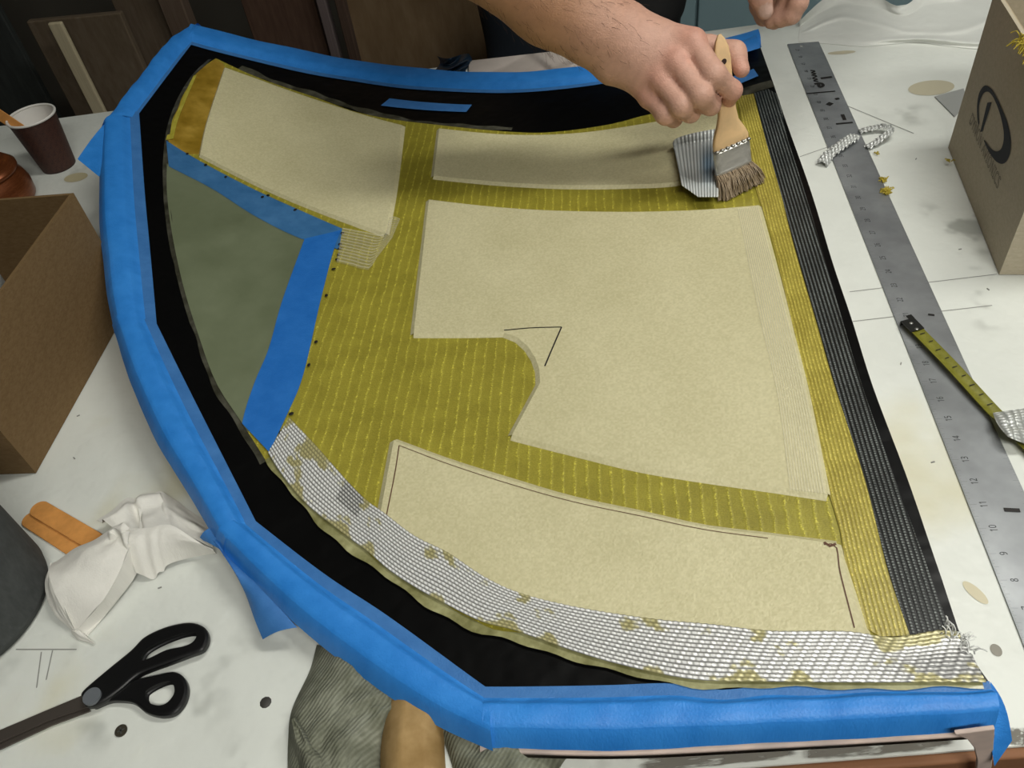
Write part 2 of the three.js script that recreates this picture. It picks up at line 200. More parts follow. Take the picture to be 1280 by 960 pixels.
// ---------------------------------------------------------------- the work table
const TS = -0.12, front = (x) => -(0.2165 + 0.1 * x), back = (x) => -(1.452 + 0.12 * x);
{
  const t = thing('work_table', 'long white painted work table with a bare wood front edge', 'table', V3(0, 0, -0.84));
  const X0 = -1.55, X1 = 1.35, quad = [V3(X0, 0, front(X0)), V3(X1, 0, front(X1)), V3(X1, 0, back(X1)), V3(X0, 0, back(X0))];
  part('tabletop', plate(quad, 0, 0.022, { level: 1e-9 }), M.table, t);
  const rail = (f, dz, n) => { const a = [X0, f(X0) + dz], b = [X1, f(X1) + dz], l = Math.hypot(b[0] - a[0], b[1] - a[1]); part(n, box(l, 0.032, 0.008, (a[0] + b[0]) / 2, T - 0.0168, (a[1] + b[1]) / 2, Math.atan2(-(b[1] - a[1]), b[0] - a[0]), 0.003), M.wood, t, 'bare brown wood edge'); };
  rail(front, 0.004, 'front_edge');
  part('apron', box(2.8, 0.09, 0.03, -0.1, T - 0.07, back(-0.1) + 0.05, 0.12), M.wood, t);
  for (const x of [-1.45, 1.25]) for (const f of [0, 1]) part('leg', box(0.07, T - 0.022, 0.07, x, (T - 0.022) / 2, (f ? back(x) + 0.07 : front(x) - 0.07), 0.12, 0.004), M.wood, t);
  const pencil = (a, b, w = 0.0011) => part('pencil_line', ribbon(straight([at(...a), at(...b)], 0.05), w, 0.0004), M.inkGrey, t);
  pencil([1062, 365], [1246, 343]); pencil([1066, 402], [1240, 382]); pencil([1060, 133], [1142, 167], 0.0016); pencil([1000, 196], [1035, 184], 0.0012); pencil([20, 812], [96, 812]); pencil([52, 815], [46, 860]); pencil([66, 813], [58, 850]);
  const spot = (px, py, rx, ry, c, a = 0) => { const p = at(px, py), g = new THREE.CircleGeometry(1, 24); g.rotateX(-Math.PI / 2); g.scale(rx, 1, ry); g.rotateY(a); g.translate(p.x, p.y + 0.0005, p.z); part('resin_stain', g, std({ color: c, roughness: 0.3 }), t); };
  spot(1245, 813, 0.0042, 0.0052, 0x6f6a5a); spot(1219, 741, 0.005, 0.012, 0xc5bda0, 0.55); spot(1164, 110, 0.034, 0.022, 0xc0b9a0, 0.2); spot(95, 222, 0.02, 0.014, 0xbcb391); spot(1052, 66, 0.022, 0.006, 0xbbb39a);
  for (const [px, py, a] of [[98, 520, 0.6], [93, 573, -0.6], [1166, 578, 0.3], [1145, 199, 1], [1200, 312, 0.2], [1235, 362, 2], [1126, 455, 1.2], [200, 735, 0.4]]) { const c = at(px, py); part('crumb', box(0.0034, 0.0008, 0.0011, c.x, c.y + 0.0006, c.z, a), M.inkGrey, t); }
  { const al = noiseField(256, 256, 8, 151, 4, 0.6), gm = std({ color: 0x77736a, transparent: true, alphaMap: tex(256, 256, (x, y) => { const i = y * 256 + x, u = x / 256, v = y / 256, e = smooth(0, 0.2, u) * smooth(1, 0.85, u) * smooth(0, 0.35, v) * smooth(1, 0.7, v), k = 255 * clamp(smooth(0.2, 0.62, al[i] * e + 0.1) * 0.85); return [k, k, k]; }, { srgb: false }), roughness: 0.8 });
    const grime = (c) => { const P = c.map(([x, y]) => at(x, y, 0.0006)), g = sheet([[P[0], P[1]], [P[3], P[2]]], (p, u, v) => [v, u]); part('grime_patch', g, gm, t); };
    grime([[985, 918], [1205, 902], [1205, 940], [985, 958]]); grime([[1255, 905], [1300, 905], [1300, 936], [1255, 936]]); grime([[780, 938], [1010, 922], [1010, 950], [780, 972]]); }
  const q = at(332, 878), nail = new THREE.SphereGeometry(0.005, 10, 8); nail.scale(1, 0.35, 1); nail.translate(q.x, q.y, q.z); part('nail_head', nail, std({ color: 0x3a3834, roughness: 0.6 }), t);
  const w = at(152, 914), scr = part('screw_head', new THREE.CylinderGeometry(0.0052, 0.0048, 0.0016, 20).translate(w.x, w.y + 0.0006, w.z), std({ color: 0x4a453a, metalness: 0.5, roughness: 0.5 }), t);
  for (const r of [0.5, 0.5 + Math.PI / 2]) part('screw_slot', box(0.006, 0.0004, 0.0012, w.x, w.y + 0.0015, w.z, r), M.steel, scr);
}

// ---------------------------------------------------------------- things behind the table
{
  const stand = (name, label, cat, px0, px1, pyTop, z, mat, { topY = 0, thick = 0.02, bottom = 0 } = {}) => {
    const a = upright(px0, pyTop, z), b = upright(px1, pyTop, z), y1 = topY || (a.y + b.y) / 2;
    const g = box(Math.abs(b.x - a.x), y1 - bottom, thick, (a.x + b.x) / 2, (y1 + bottom) / 2, z - thick / 2, 0, Math.min(0.004, thick * 0.4));
    return solo(name, label, cat, g, mat);
  };
  const dark = (r, g, b, seed) => std({ map: mottle([r, g, b], 0.12, { cells: 10, seed, tile: 0.5, oct: 4 }), roughness: 0.9 });
  stand('fabric_board', 'very dark grey board standing at the far left behind the table', 'board', -130, -8, 0, -2.05, dark(48, 52, 50, 201), { topY: 1.5 });
  stand('plywood_sheet', 'dark brown sheet with a low slanting top edge left of the pale strip', 'board', 29, 152, 22, -1.95, dark(104, 90, 72, 202));
  stand('wood_strip', 'pale wooden strip leaning upright against the dark brown sheet', 'wood strip', 58, 76, 29, -1.9, dark(200, 188, 156, 203), { thick: 0.012 });
  stand('plywood_sheet', 'tall dark brown sheet standing between the pale strip and the black gap', 'board', 138, 214, 0, -2.0, dark(96, 82, 66, 204), { topY: 1.2 });
  stand('wood_post', 'narrow brown post standing behind the far left corner of the mould', 'post', 196, 226, 0, -1.97, dark(92, 76, 62, 205), { topY: 1.25, thick: 0.04 });
  stand('hardboard_sheet', 'reddish dark brown sheet standing left of the pair of thin posts', 'board', 300, 392, 0, -2.02, dark(78, 56, 42, 206), { topY: 1.4 });
  stand('wood_post', 'left one of two thin grey brown posts standing side by side', 'post', 394, 406, 0, -1.99, dark(104, 92, 90, 207), { topY: 1.3, thick: 0.03 });
  stand('wood_post', 'right one of two thin grey brown posts standing side by side', 'post', 417, 430, 0, -1.98, dark(76, 58, 46, 208), { topY: 1.3, thick: 0.04 });
  stand('cardboard_sheet', 'wide brown cardboard sheet standing next to the person', 'cardboard', 424, 610, 0, -2.0, dark(120, 98, 70, 209), { topY: 1.35 });
  const cab = upright(872, 20, -1.98), cab2 = upright(1330, 20, -1.98), c = thing('metal_cabinet', 'grey teal metal cabinet standing behind the far table edge', 'cabinet', V3((cab.x + cab2.x) / 2, 0, -2.2)), teal = std({ color: 0x7b949a, roughness: 0.6 });
  const cx0 = cab.x - 0.06, wC = cab2.x - cx0;
  part('carcass', box(wC, 1.3, 0.4, cx0 + wC / 2, 0.65, -2.21, 0, 0.006), teal, c);
  for (const k of [0, 1]) { const x0 = k ? cab.x + 0.002 : cx0 + 0.002, x1 = k ? cab2.x - 0.002 : cab.x - 0.004; part('door', box(x1 - x0, 1.26, 0.018, (x0 + x1) / 2, 0.65, -2.0, 0, 0.004), teal, c); }
  const bag = thing('tool_bag', 'black tool bag with red stripes below the near table edge', 'bag', V3(0.33, 0.3, -0.1));
  part('body', box(0.34, 0.24, 0.24, 0.4, 0.42, -0.16, 0.12, 0.03), std({ color: 0x15110f, roughness: 0.8 }), bag);
  for (let i = 0; i < 5; i++) part('stripe', box(0.016, 0.246, 0.246, 0.27 + i * 0.062, 0.42, -0.16 + (0.27 + i * 0.062 - 0.4) * -0.12, 0.12, 0.005), std({ color: 0x7c2420, roughness: 0.8 }), bag, 'red stripe');
  solo('storage_crate', 'low dark crate on the floor under the near table edge', 'crate', box(0.5, 0.295, 0.36, 0.38, 0.1475, -0.2, 0.12, 0.005), std({ color: 0x1d1a17 }));
}

// ---------------------------------------------------------------- the mould and its rim
const OUT = { back: [[250, 36], [320, 54], [395, 69], [447, 80], [495, 86], [545, 92], [640, 95], [702, 91], [750, 86], [800, 78], [860, 66], [917, 52], [945, 43]], backLeft: [[250, 36], [217, 52], [207, 62], [170, 110], [150, 136], [126, 168]], left: [[126, 168], [124, 240], [125, 290], [130, 335], [134, 370], [142, 412]], lowLeft: [[142, 412], [164, 480], [197, 555], [215, 585], [240, 625], [275, 685]], low: [[275, 685], [320, 732], [377, 787], [437, 835], [495, 877], [555, 912], [606, 935]], front: [[606, 935], [640, 936], [765, 939], [960, 929], [1110, 922], [1242, 912]] };
const INN = { back: [[239, 56], [320, 77], [395, 94], [445, 102], [500, 110], [557, 114], [640, 116], [715, 110], [775, 101], [830, 90], [880, 77], [927, 64], [952, 59]], backLeft: [[239, 56], [207, 98], [174, 142]], left: [[174, 142], [181, 240], [187, 305], [196, 405]], lowLeft: [[196, 405], [233, 480], [320, 652]], low: [[320, 652], [410, 721], [480, 767], [607, 859]], front: [[607, 859], [640, 859], [765, 857], [842, 855], [905, 863], [960, 856], [1000, 858], [1100, 853], [1200, 855], [1236, 852]] };
const KEYS = ['backLeft', 'left', 'lowLeft', 'low', 'front'];
const EDGE = -0.014;
function rimPair(k, n) {
  const o = OUT[k].map(([x, y]) => S(x, y, EDGE)), i = INN[k].map(([x, y]) => S(x, y, 0.001));
  return [resample(catmull(i, 0.01), n), resample(catmull(o, 0.01), n)];
}
{
  const mould = thing('mould', 'large curved black mould with pale fibreglass edge, edges covered by blue tape', 'mould', V3(-0.22, T, -0.75));
  const ring = [];
  for (const k of KEYS) { const [i, o] = rimPair(k, 24); for (let j = 0; j < 24; j++) ring.push(i[j].lerp(o[j], 0.8)); }
  const right = [[1236, 852], [1210, 815], [1176, 720], [1135, 600], [1090, 480], [1065, 400], [1042, 332], [1014, 240], [982, 150], [968, 108], [948, 52]];
  ring.push(...catmull(right.map(([x, y]) => S(x, y, 0)), 0.02));
  const [bi, bo] = rimPair('back', 40); for (let j = 40; j > 0; j--) ring.push(bi[j].lerp(bo[j], 0.8));
  part('moulding_surface', plate(ring, 0, 0.007, {}), M.gel, mould, 'black glossy surface');
  const under = ring.map((p) => p.clone()); part('laminate_edge', plate(under, -0.0072, 0.016, {}), M.lip, mould, 'pale fibreglass edge');
  // front lip and the leg at the near right corner
  const lipTop = line([[600, 936], [765, 941], [960, 932], [1110, 924], [1243, 915]], -0.015, 0.02), lipLow = line([[600, 945], [765, 949], [960, 940], [1110, 931], [1243, 922]], -0.017, 0.02), m = 40, A = resample(lipTop, m), B = resample(lipLow, m);
  part('front_lip', sheet([A.map((p) => p.clone().add(V3(0, 0.012, -0.02))), A, B, B.map((p) => p.clone().add(V3(0, -0.002, -0.018)))]), M.lip, mould, 'pale edge below the tape');
  const lp = S(1222, 917, -0.018), lz = -0.224, legPts = [[1196, 919], [1243, 913], [1241, 940], [1236, 990], [1231, 1060], [1214, 1060], [1219, 990], [1223, 952], [1219, 936], [1211, 926], [1203, 922]].map(([x, y]) => upright(x, y, lz));
  const lg = new THREE.ExtrudeGeometry(new THREE.Shape(legPts.map((p) => new THREE.Vector2(p.x, p.y))), { depth: 0.002, bevelEnabled: true, bevelSize: 0.0005, bevelThickness: 0.0005, bevelSegments: 1 }); lg.translate(0, 0, lz - 0.003); part('corner_leg', lg, M.lip, mould, 'stained pale leg at the near right corner');
  for (const [px, py, l] of [[600, 120, 0.25], [330, 350, 0.3]]) { const p = S(px, py, -0.02); part('support_block', box(l, p.y - T - 0.004, 0.05, p.x, T + (p.y - T - 0.004) / 2, p.z, 0.1, 0.003), M.wood, mould); }
  // cloudy streaks of resin and glass fuzz on the black surface
  const fz = (pts, w, mat = M.fringe) => part('glass_fringe', ribbon(line(pts, 0.0008, 0.008), w), mat, mould);
  const r = rng(5);
  fz([[300, 84], [345, 103], [395, 119], [450, 137], [500, 149], [560, 157], [640, 161]], (t) => 0.012 + 0.006 * Math.sin(t * 40) * Math.sin(t * 17));
  fz([[262, 74], [243, 92], [224, 122], [211, 158], [206, 200], [207, 245], [214, 300], [229, 362], [247, 418], [272, 484], [303, 535], [330, 578]], (t) => 0.008 + 0.003 * Math.sin(t * 60) * Math.sin(t * 23));
  fz([[920, 118], [945, 110], [966, 104]], 0.02);
}
// masking tape on the rim: six strips, each a thin inner band, a rounded top band and a turned-down edge
const tapeLabels = { back: 'blue masking tape strip along the far curved rim, under the arm', backLeft: 'short blue masking tape strip slanting at the far left corner of the mould', left: 'blue masking tape strip beside the open cardboard box', lowLeft: 'blue masking tape strip on the rim above the crumpled white napkin', low: 'blue masking tape strip on the rim above the grey towel bundle', front: 'longest blue masking tape strip along the near rim, below the silver cloth' };
for (const k of ['back', ...KEYS]) {
  const n = 60, [I, O] = rimPair(k, n), r = rng(k.length * 7 + k.charCodeAt(0));
  const ins = k === 'back' || k === 'backLeft' ? 0.12 : 0.22;
  const prof = (t) => t < ins ? 0.0012 : t < ins + 0.14 ? lerp(0.0012, 0.0045, smooth(ins, ins + 0.14, t)) : t < 0.72 ? 0.0045 + 0.0025 * Math.sin((t - ins) / (0.72 - ins) * Math.PI) : lerp(0.0045, EDGE, ((t - 0.72) / 0.28) ** 1.5);
  const wob = Array.from({ length: 9 }, () => r() - 0.5);
  const ext = (A, i) => i < 0 ? A[0].clone().addScaledVector(A[1].clone().sub(A[0]).normalize(), -0.007) : i > n ? A[n].clone().addScaledVector(A[n].clone().sub(A[n - 1]).normalize(), 0.007) : A[i].clone();
  const P = (i, t) => { const p = ext(I, i).lerp(ext(O, i), t); const w = Math.sin(i * 0.31 + wob[0] * 9) * wob[1] + Math.sin(i * 0.83 + t * 5 + wob[2] * 9) * wob[3] * 0.7; p.y = T + bowl(p.x) + prof(t) + (t > ins ? w * 0.0016 : 0) + KEYS.indexOf(k) * 0.0002; return p; };
  const strip = (t0, t1, m) => { const rows = []; for (let i = k === 'front' ? 0 : -1; i <= (k === 'front' || k === 'back' ? n : n + 1); i++) { const row = []; for (let j = 0; j <= m; j++) row.push(P(i, lerp(t0, t1, j / m))); rows.push(row); } return sheet(rows, (p) => [p.x, -p.z]); };
  const base = P(n / 2, 0.5), g = thing('masking_tape_strip', tapeLabels[k], 'masking tape', base, 'blue tape around the mould');
  part('inner_band', strip(0, ins, 3), M.tapeThin, g, 'single layer band lying on the black surface'); part('rim_band', strip(ins, 0.78, 12), M.tape, g); part('turned_edge', strip(0.78, 1, 5), M.tape, g);
}
{ // loose tape ends
  const flap = (label, rows, mat = M.tape) => solo('masking_tape_end', label, 'masking tape', sheet(rows, (p) => [p.x, -p.z + p.y]), mat);
  const q = (a, b, n, f) => Array.from({ length: n + 1 }, (_, i) => f(i / n, a.clone().lerp(b, i / n)));
  const g4 = (a, b, c, d, bend, n = 8) => Array.from({ length: n + 1 }, (_, i) => { const s = i / n; return q(a.clone().lerp(c, s), b.clone().lerp(d, s), n, (t, p) => { p.y += bend(s, t); return p; }); });
  flap('loose blue tape corner sticking out toward the paper cup', g4(S(160, 130, 0), S(158, 205, 0.002), S(97, 199, -0.012), S(124, 221, -0.012), (s, t) => 0.006 * Math.sin(s * 3.1) ));
  flap('loose blue tape end folded onto the table right of the napkin', g4(S(262, 668, -0.012), S(372, 785, -0.012), at(298, 722, 0.03), at(329, 800, 0.012), (s, t) => 0.004 * Math.sin(s * 3.1) - 0.003 * Math.sin(t * 6) ), M.tapeThin);
  flap('small torn blue tape point beside the napkin', g4(S(262, 660, -0.01), S(280, 690, -0.01), at(250, 672, 0.03), at(254, 676, 0.028), (s) => 0.002 * Math.sin(s * 3)), M.tapeThin);
  flap('blue tape end hanging down at the near right corner of the mould', g4(S(1238, 852, 0.002), S(1236, 912, -0.012), S(1265, 926, -0.03), S(1243, 958, -0.05), (s, t) => 0.008 * Math.sin(s * 3.1) * (1 - t) ));
  const lab = (label, c) => { const A = S(...c[0], 0.0012), B = S(...c[1], 0.0012), C = S(...c[2], 0.0012), D = S(...c[3], 0.0012), rows = g4(A, B, C, D, () => 0, 10); for (const row of rows) for (const p of row) p.y = T + bowl(p.x) + 0.0014; return flap(label, rows, M.tapeThin); };
  lab('short strip of blue tape lying across the black strip, left of the arm', [[487, 123], [476, 132], [590, 131], [583, 140]]);
  lab('short piece of blue tape on the black surface behind the thumb', [[905, 100], [908, 112], [942, 86], [948, 95]]);
  solo('masking_tape_piece', 'glossy blue tape piece on the far right rim behind the brush handle', 'masking tape', sheet(g4(S(915, 57, 0.008), S(918, 70, 0.008), S(944, 44, 0.008), S(950, 60, 0.008), (s, t) => 0.006 * Math.sin(t * 3.14)), (p) => [p.x, -p.z]), M.tape);
  // angle of tape around the green window
  const band = (label, a, b, m) => { const n = 50, A = resample(line(a, 0.0022), n), B = resample(line(b, 0.0022), n), rows = A.map((p, i) => Array.from({ length: 5 }, (_, j) => { const v = p.clone().lerp(B[i], j / 4); v.y = T + bowl(v.x) + 0.0026 + m; return v; })); solo('masking_tape_strip', label, 'masking tape', sheet(rows, (p) => [p.x, -p.z]), m ? M.tapeDull : M.tapeWet); };
  band('dull blue tape strip along the far edge of the green window', [[208, 176], [230, 190], [320, 238], [375, 263], [428, 286]], [[211, 208], [265, 236], [320, 271], [380, 300], [424, 312]], 0);
  band('bright blue tape strip along the right edge of the green window', [[427, 288], [419, 308], [402, 372], [376, 480], [360, 517], [337, 566]], [[381, 299], [352, 380], [335, 440], [320, 475], [307, 513], [303, 530]], 0.0006);
}

// ---------------------------------------------------------------- the layup
const LAM = { left: [[270, 73], [247, 89], [228, 121], [215, 152], [209, 177], [209, 209], [209, 240], [215, 290], [230, 360], [247, 415], [271, 480], [300, 525], [320, 556], [332, 575], [367, 615], [395, 650], [430, 677], [460, 700], [486, 720], [522, 746], [557, 767], [602, 790], [640, 797], [715, 820], [780, 840], [865, 854], [960, 855], [1100, 852], [1222, 851]], right: [[1222, 851], [1137, 795], [1111, 720], [1082, 605], [1042, 480], [1022, 410], [992, 307], [975, 240], [958, 180], [942, 118]], top: [[942, 118], [922, 122], [880, 131], [815, 142], [765, 155], [680, 166], [640, 165], [545, 156], [495, 150], [445, 140], [395, 122], [320, 96], [270, 73]] };
solo('aramid_cloth', 'olive yellow stitched cloth covering the middle of the mould', 'cloth', plate(trace([LAM.left, LAM.right, LAM.top], 0.001), 0.0012, 0.001), M.kevlar);
solo('aramid_edge', 'amber resin soaked cloth edge at the far left end', 'cloth', plate(trace([[[270, 74], [248, 90], [229, 122], [216, 152], [210, 176]], [[210, 176], [232, 193], [250, 193]], [[250, 193], [258, 155], [270, 115], [282, 84], [270, 74]]], 0.001), 0.0018, 0.001), M.amber);
solo('aramid_edge', 'thin bright yellow rim of cloth at the far left end', 'cloth', ribbon(line([[244, 94], [230, 124], [218, 152], [212, 174]], 0.0026), (t) => 0.005 + 0.006 * t), M.kevlarYellow);
solo('window_panel', 'dull green translucent window panel framed by two blue tape strips', 'window panel', plate(trace([[[209, 205], [209, 240], [215, 290], [230, 360], [247, 415], [271, 480], [300, 525], [310, 540]], [[310, 540], [335, 440], [380, 300]], [[380, 300], [265, 234], [209, 205]]], 0.001), 0.002, 0.001), M.window);
solo('aramid_strip', 'lighter yellow ribbed cloth strip along the straight right side', 'cloth', plate(trace([[[921, 122], [932, 180], [945, 238], [962, 290], [1000, 450], [1028, 590], [1050, 665], [1078, 790], [1137, 796]], LAM.right.slice(1)], 0.001), 0.0024, 0.001), M.kevlarWet);
solo('carbon_strip', 'black woven carbon strip along the straight right side', 'cloth', plate(trace([LAM.right.slice(1), [[942, 118], [963, 113], [985, 178], [1005, 240], [1032, 330], [1052, 400], [1076, 480], [1118, 600], [1162, 720], [1190, 800]], [[1190, 800], [1137, 795]]], 0.001), 0.003, 0.0015), M.carbon);
// foam cores
function core(label, runs, ink) {
  const out = trace(runs, 0.005), g = plate(out, 0.0045, 0.0035, { flare: 0.005 }), p = out.reduce((a, b) => a.clone().add(b), V3(0, 0, 0)).divideScalar(out.length); p.y = T + bowl(p.x) + 0.002;
  const t = thing('foam_core', label, 'foam panel', p, 'cream foam cores'); part('foam_sheet', g, M.foam, t);
  for (const [name, pts, w, m] of ink || []) part(name, ribbon(line(pts, 0.0045, 0.006), w, 0.0004), m, t);
  return t;
}
core('cream foam core piece at the far left, next to the green window', [[[281, 84], [320, 98], [400, 126], [450, 142], [502, 156]], [[502, 156], [491, 240], [481, 291]], [[481, 291], [420, 269], [345, 239], [250, 192]], [[250, 192], [258, 155], [281, 84]]]);
core('narrow cream foam core piece under the hand, beyond the large one', [[[549, 160], [640, 168], [720, 166], [800, 155], [860, 144], [905, 134]], [[905, 134], [916, 212]], [[916, 212], [845, 227], [790, 230], [715, 231], [640, 228], [542, 219]], [[542, 219], [549, 160]]]);
core('largest cream foam core piece, with a rounded notch and a black triangle mark', [[[536, 249], [640, 260], [740, 264], [815, 264], [890, 261], [948, 256]], [[948, 256], [985, 395], [1007, 480], [1035, 617]], [[1035, 617], [960, 606], [880, 595], [800, 582], [720, 563], [640, 543]], [[640, 543], [660, 506], [675, 478]], [[675, 478], [674, 460], [664, 438], [648, 422], [630, 415]], [[630, 415], [517, 416]], [[517, 416], [536, 249]]], [['ink_line', [[630, 413], [665, 410], [702, 409]], 0.0014, M.ink], ['ink_line', [[702, 409], [692, 432], [681, 458]], 0.0016, M.ink]]);
core('cream foam core piece nearest the viewer, with thin brown marking lines', [[[492, 550], [560, 575], [640, 600], [715, 622], [800, 640], [880, 658], [960, 668], [1046, 679]], [[1046, 679], [1062, 725], [1084, 796]], [[1084, 796], [960, 800], [880, 790], [810, 782], [700, 765], [640, 745], [560, 705], [474, 648]], [[474, 648], [492, 550]]], [['marking_line', [[499, 557], [494, 590], [483, 645]], 0.0011, M.inkBrown], ['marking_line', [[499, 557], [560, 580], [640, 606], [715, 627], [800, 645], [880, 662], [960, 673]], 0.0007, M.inkBrown], ['marking_line', [[1030, 681], [1043, 681], [1050, 715], [1068, 785]], 0.001, M.inkBrown], ['marking_line', [[1030, 678], [1038, 683], [1045, 680]], 0.0022, M.inkBrown]]);
{ // small ink dashes along the blue tape
  const r = rng(9), list = []; for (const [px, py] of [[234, 192], [257, 206], [282, 221], [328, 246], [335, 244], [369, 262], [428, 291], [425, 305], [425, 310], [423, 318], [421, 324], [417, 336], [408, 369], [395, 427], [386, 456], [351, 540], [355, 545], [364, 517]]) { const p = S(px, py, 0.0036), g = new THREE.SphereGeometry(0.0018, 6, 5); g.scale(1 + r(), 0.3, 1 + r() * 0.6); g.rotateY(r() * 3); g.translate(p.x, p.y, p.z); list.push(g); }
  const m = solo('ink_dots', 'tiny black ink dots along the tape edges by the green window', 'ink marks', merge(list), M.ink); m.userData.kind = 'stuff';
}
// silver glass cloth band: real ridges along its length
function glassBand(a, b, off, ridges, n, amp, wet) {
  const A = resample(line(a, off, 0.006), n), B = resample(line(b, off, 0.006), n), m = ridges * 6;
  return sheet(A.map((p, i) => Array.from({ length: m + 1 }, (_, j) => { const t = j / m, q = p.clone().lerp(B[i], t), e = Math.sin(i * 1.7) * 0.0005 * (t < 0.02 ? 1 : 0); q.y = T + bowl(q.x) + off + e + (wet ? wet(q, i / n, t) : 0) + amp * Math.abs(Math.sin(t * ridges * Math.PI)) * (0.75 + 0.25 * Math.sin(i * 1.2 + Math.floor(t * ridges) * 2)); return q; })), (p, u, v) => [u, v]);
}
{
  const W = 2048, H = 256, n1 = noiseField(512, 512, 9, 301, 4, 0.55), n2 = noiseField(512, 512, 40, 302, 2);
  const map = tex(W, H, (x, y) => {
    const u = x / W, v = y / H, row = Math.floor(v * 13), rv = Math.sin((v * 13 - row) * Math.PI), dash = Math.abs(Math.sin((u * 150 + row * 0.5) * Math.PI)), a = n1[(Math.floor(v * 130) % 512) * 512 + Math.floor(u * 1800) % 512], b = n2[(y * 2 % 512) * 512 + (x % 512)];
    let wet = smooth(0.6, 0.7, a + 0.1 * smooth(0.82, 1, v) + (u < 0.17 ? 0.16 * smooth(0.17, 0.05, u) : 0) + (u > 0.86 ? 0.12 * smooth(0.86, 0.95, u) : 0));
    const gy = 1 - 0.3 * smooth(0.88, 0.97, u) * smooth(0.2, 0.6, v), dry0 = 128 + 150 * smooth(0.2, 0.9, rv) * (0.35 + 0.65 * dash) - (u > 0.165 && u < 0.215 && v < 0.5 ? 42 : 0), dry = dry0 * gy, w = 0.9 + 0.3 * rv * dash;
    return [lerp(dry, 158 * w, wet * 0.8), lerp(dry, 150 * w, wet * 0.8), lerp(dry * 0.985, 96 * w, wet * 0.8)];
  }); map.wrapS = map.wrapT = THREE.ClampToEdgeWrapping;
  const mat = phys({ map, roughness: 0.3, metalness: 0.2, clearcoat: 0.35, clearcoatRoughness: 0.25 });
  const top = [[362, 522], [395, 557], [435, 602], [460, 627], [480, 642], [520, 672], [560, 692], [602, 720], [640, 739], [705, 757], [815, 775], [890, 782], [960, 790], [1060, 791], [1115, 798], [1177, 789], [1196, 791]], low = [[335, 566], [350, 590], [380, 627], [420, 660], [460, 690], [487, 713], [522, 736], [557, 755], [602, 777], [640, 787], [715, 813], [765, 828], [865, 849], [960, 852], [1060, 853], [1150, 853], [1233, 853]];
  const t = thing('glass_cloth_band', 'long silvery woven glass cloth band along the near curved edge', 'glass cloth', S(760, 800, 0));
  const step = (q, u, v) => 0.0022 * smooth(0.2, 0.26, u) * (1 - smooth(0.5, 0.9, v));
  part('woven_band', glassBand(top, low, 0.0055, 13, 420, 0.0011, step), mat, t);
  part('wet_edge', ribbon(line([[336, 572], [372, 616], [398, 649], [432, 677], [462, 700], [490, 720], [524, 744], [560, 765], [602, 787], [640, 795], [715, 817], [780, 836], [865, 851], [960, 853], [1100, 853], [1228, 853]], 0.003, 0.008), (u) => 0.0085 + 0.002 * Math.sin(u * 90) + 0.0018 * Math.sin(u * 37)), M.fringePale, t, 'pale resin wet edge');
  const r = rng(17), fr = []; for (let i = 0; i < 46; i++) { const f = i / 46, p = S(lerp(1178, 1214, f) + (r() - 0.5) * 16, lerp(786, 820, f) + (r() - 0.5) * 12, 0.006), d = V3((r() - 0.3) * 0.014, r() * 0.008, (r() - 0.6) * 0.012); fr.push(tube([p, p.clone().addScaledVector(d, 0.5).add(V3(0, 0.003, 0)), p.clone().add(d)], 0.0005, 4, 4)); }
  const ff = part('frayed_threads', merge(fr), std({ color: 0xdfe0dc, roughness: 0.35 }), t); ff.userData.kind = 'stuff';
  // translucent glass strip on the right side of the large core and a patch at the first core's corner
  const lines = tex(256, 64, (x, y) => { const k = 0.5 + 0.5 * Math.sin(x / 256 * 12 * 6.283), v = 170 + 50 * k; return [v, v, v * 0.8, 60 + 120 * k * k]; });
  const veil = new THREE.MeshPhysicalMaterial({ color: 0xe8e3c8, alphaMap: tex(256, 64, (x, y) => { const k = 0.5 + 0.5 * Math.sin(x / 256 * 12 * 6.283), v = 34 + 70 * k * k; return [v, v, v]; }, { srgb: false }), transparent: true, roughness: 0.35, side: THREE.DoubleSide });
  const A = resample(line([[922, 259], [950, 395], [972, 490], [988, 610]], 0.008), 40), B = resample(line([[948, 256], [985, 395], [1007, 480], [1034, 615]], 0.008), 40);
  solo('glass_veil', 'see-through ribbed glass strip over the right edge of the largest foam core', 'glass cloth', sheet(A.map((p, i) => [0, 0.25, 0.5, 0.75, 1].map((k) => { const q = p.clone().lerp(B[i], k); q.y = T + bowl(q.x) + 0.0056; return q; })), (p, u, v) => [v, u * 6]), veil);
  const C = resample(line([[428, 283], [455, 288], [482, 292], [487, 268], [500, 272]], 0.006), 20), D = resample(line([[420, 326], [440, 331], [460, 336], [470, 322], [490, 296]], 0.006), 20);
  solo('glass_veil', 'small see-through ribbed glass patch at the corner of the far left foam core', 'glass cloth', sheet(C.map((p, i) => [0, 0.33, 0.66, 1].map((k) => { const q = p.clone().lerp(D[i], k); q.y = T + bowl(q.x) + 0.0042; return q; })), (p, u, v) => [v, u * 6]), veil);
}

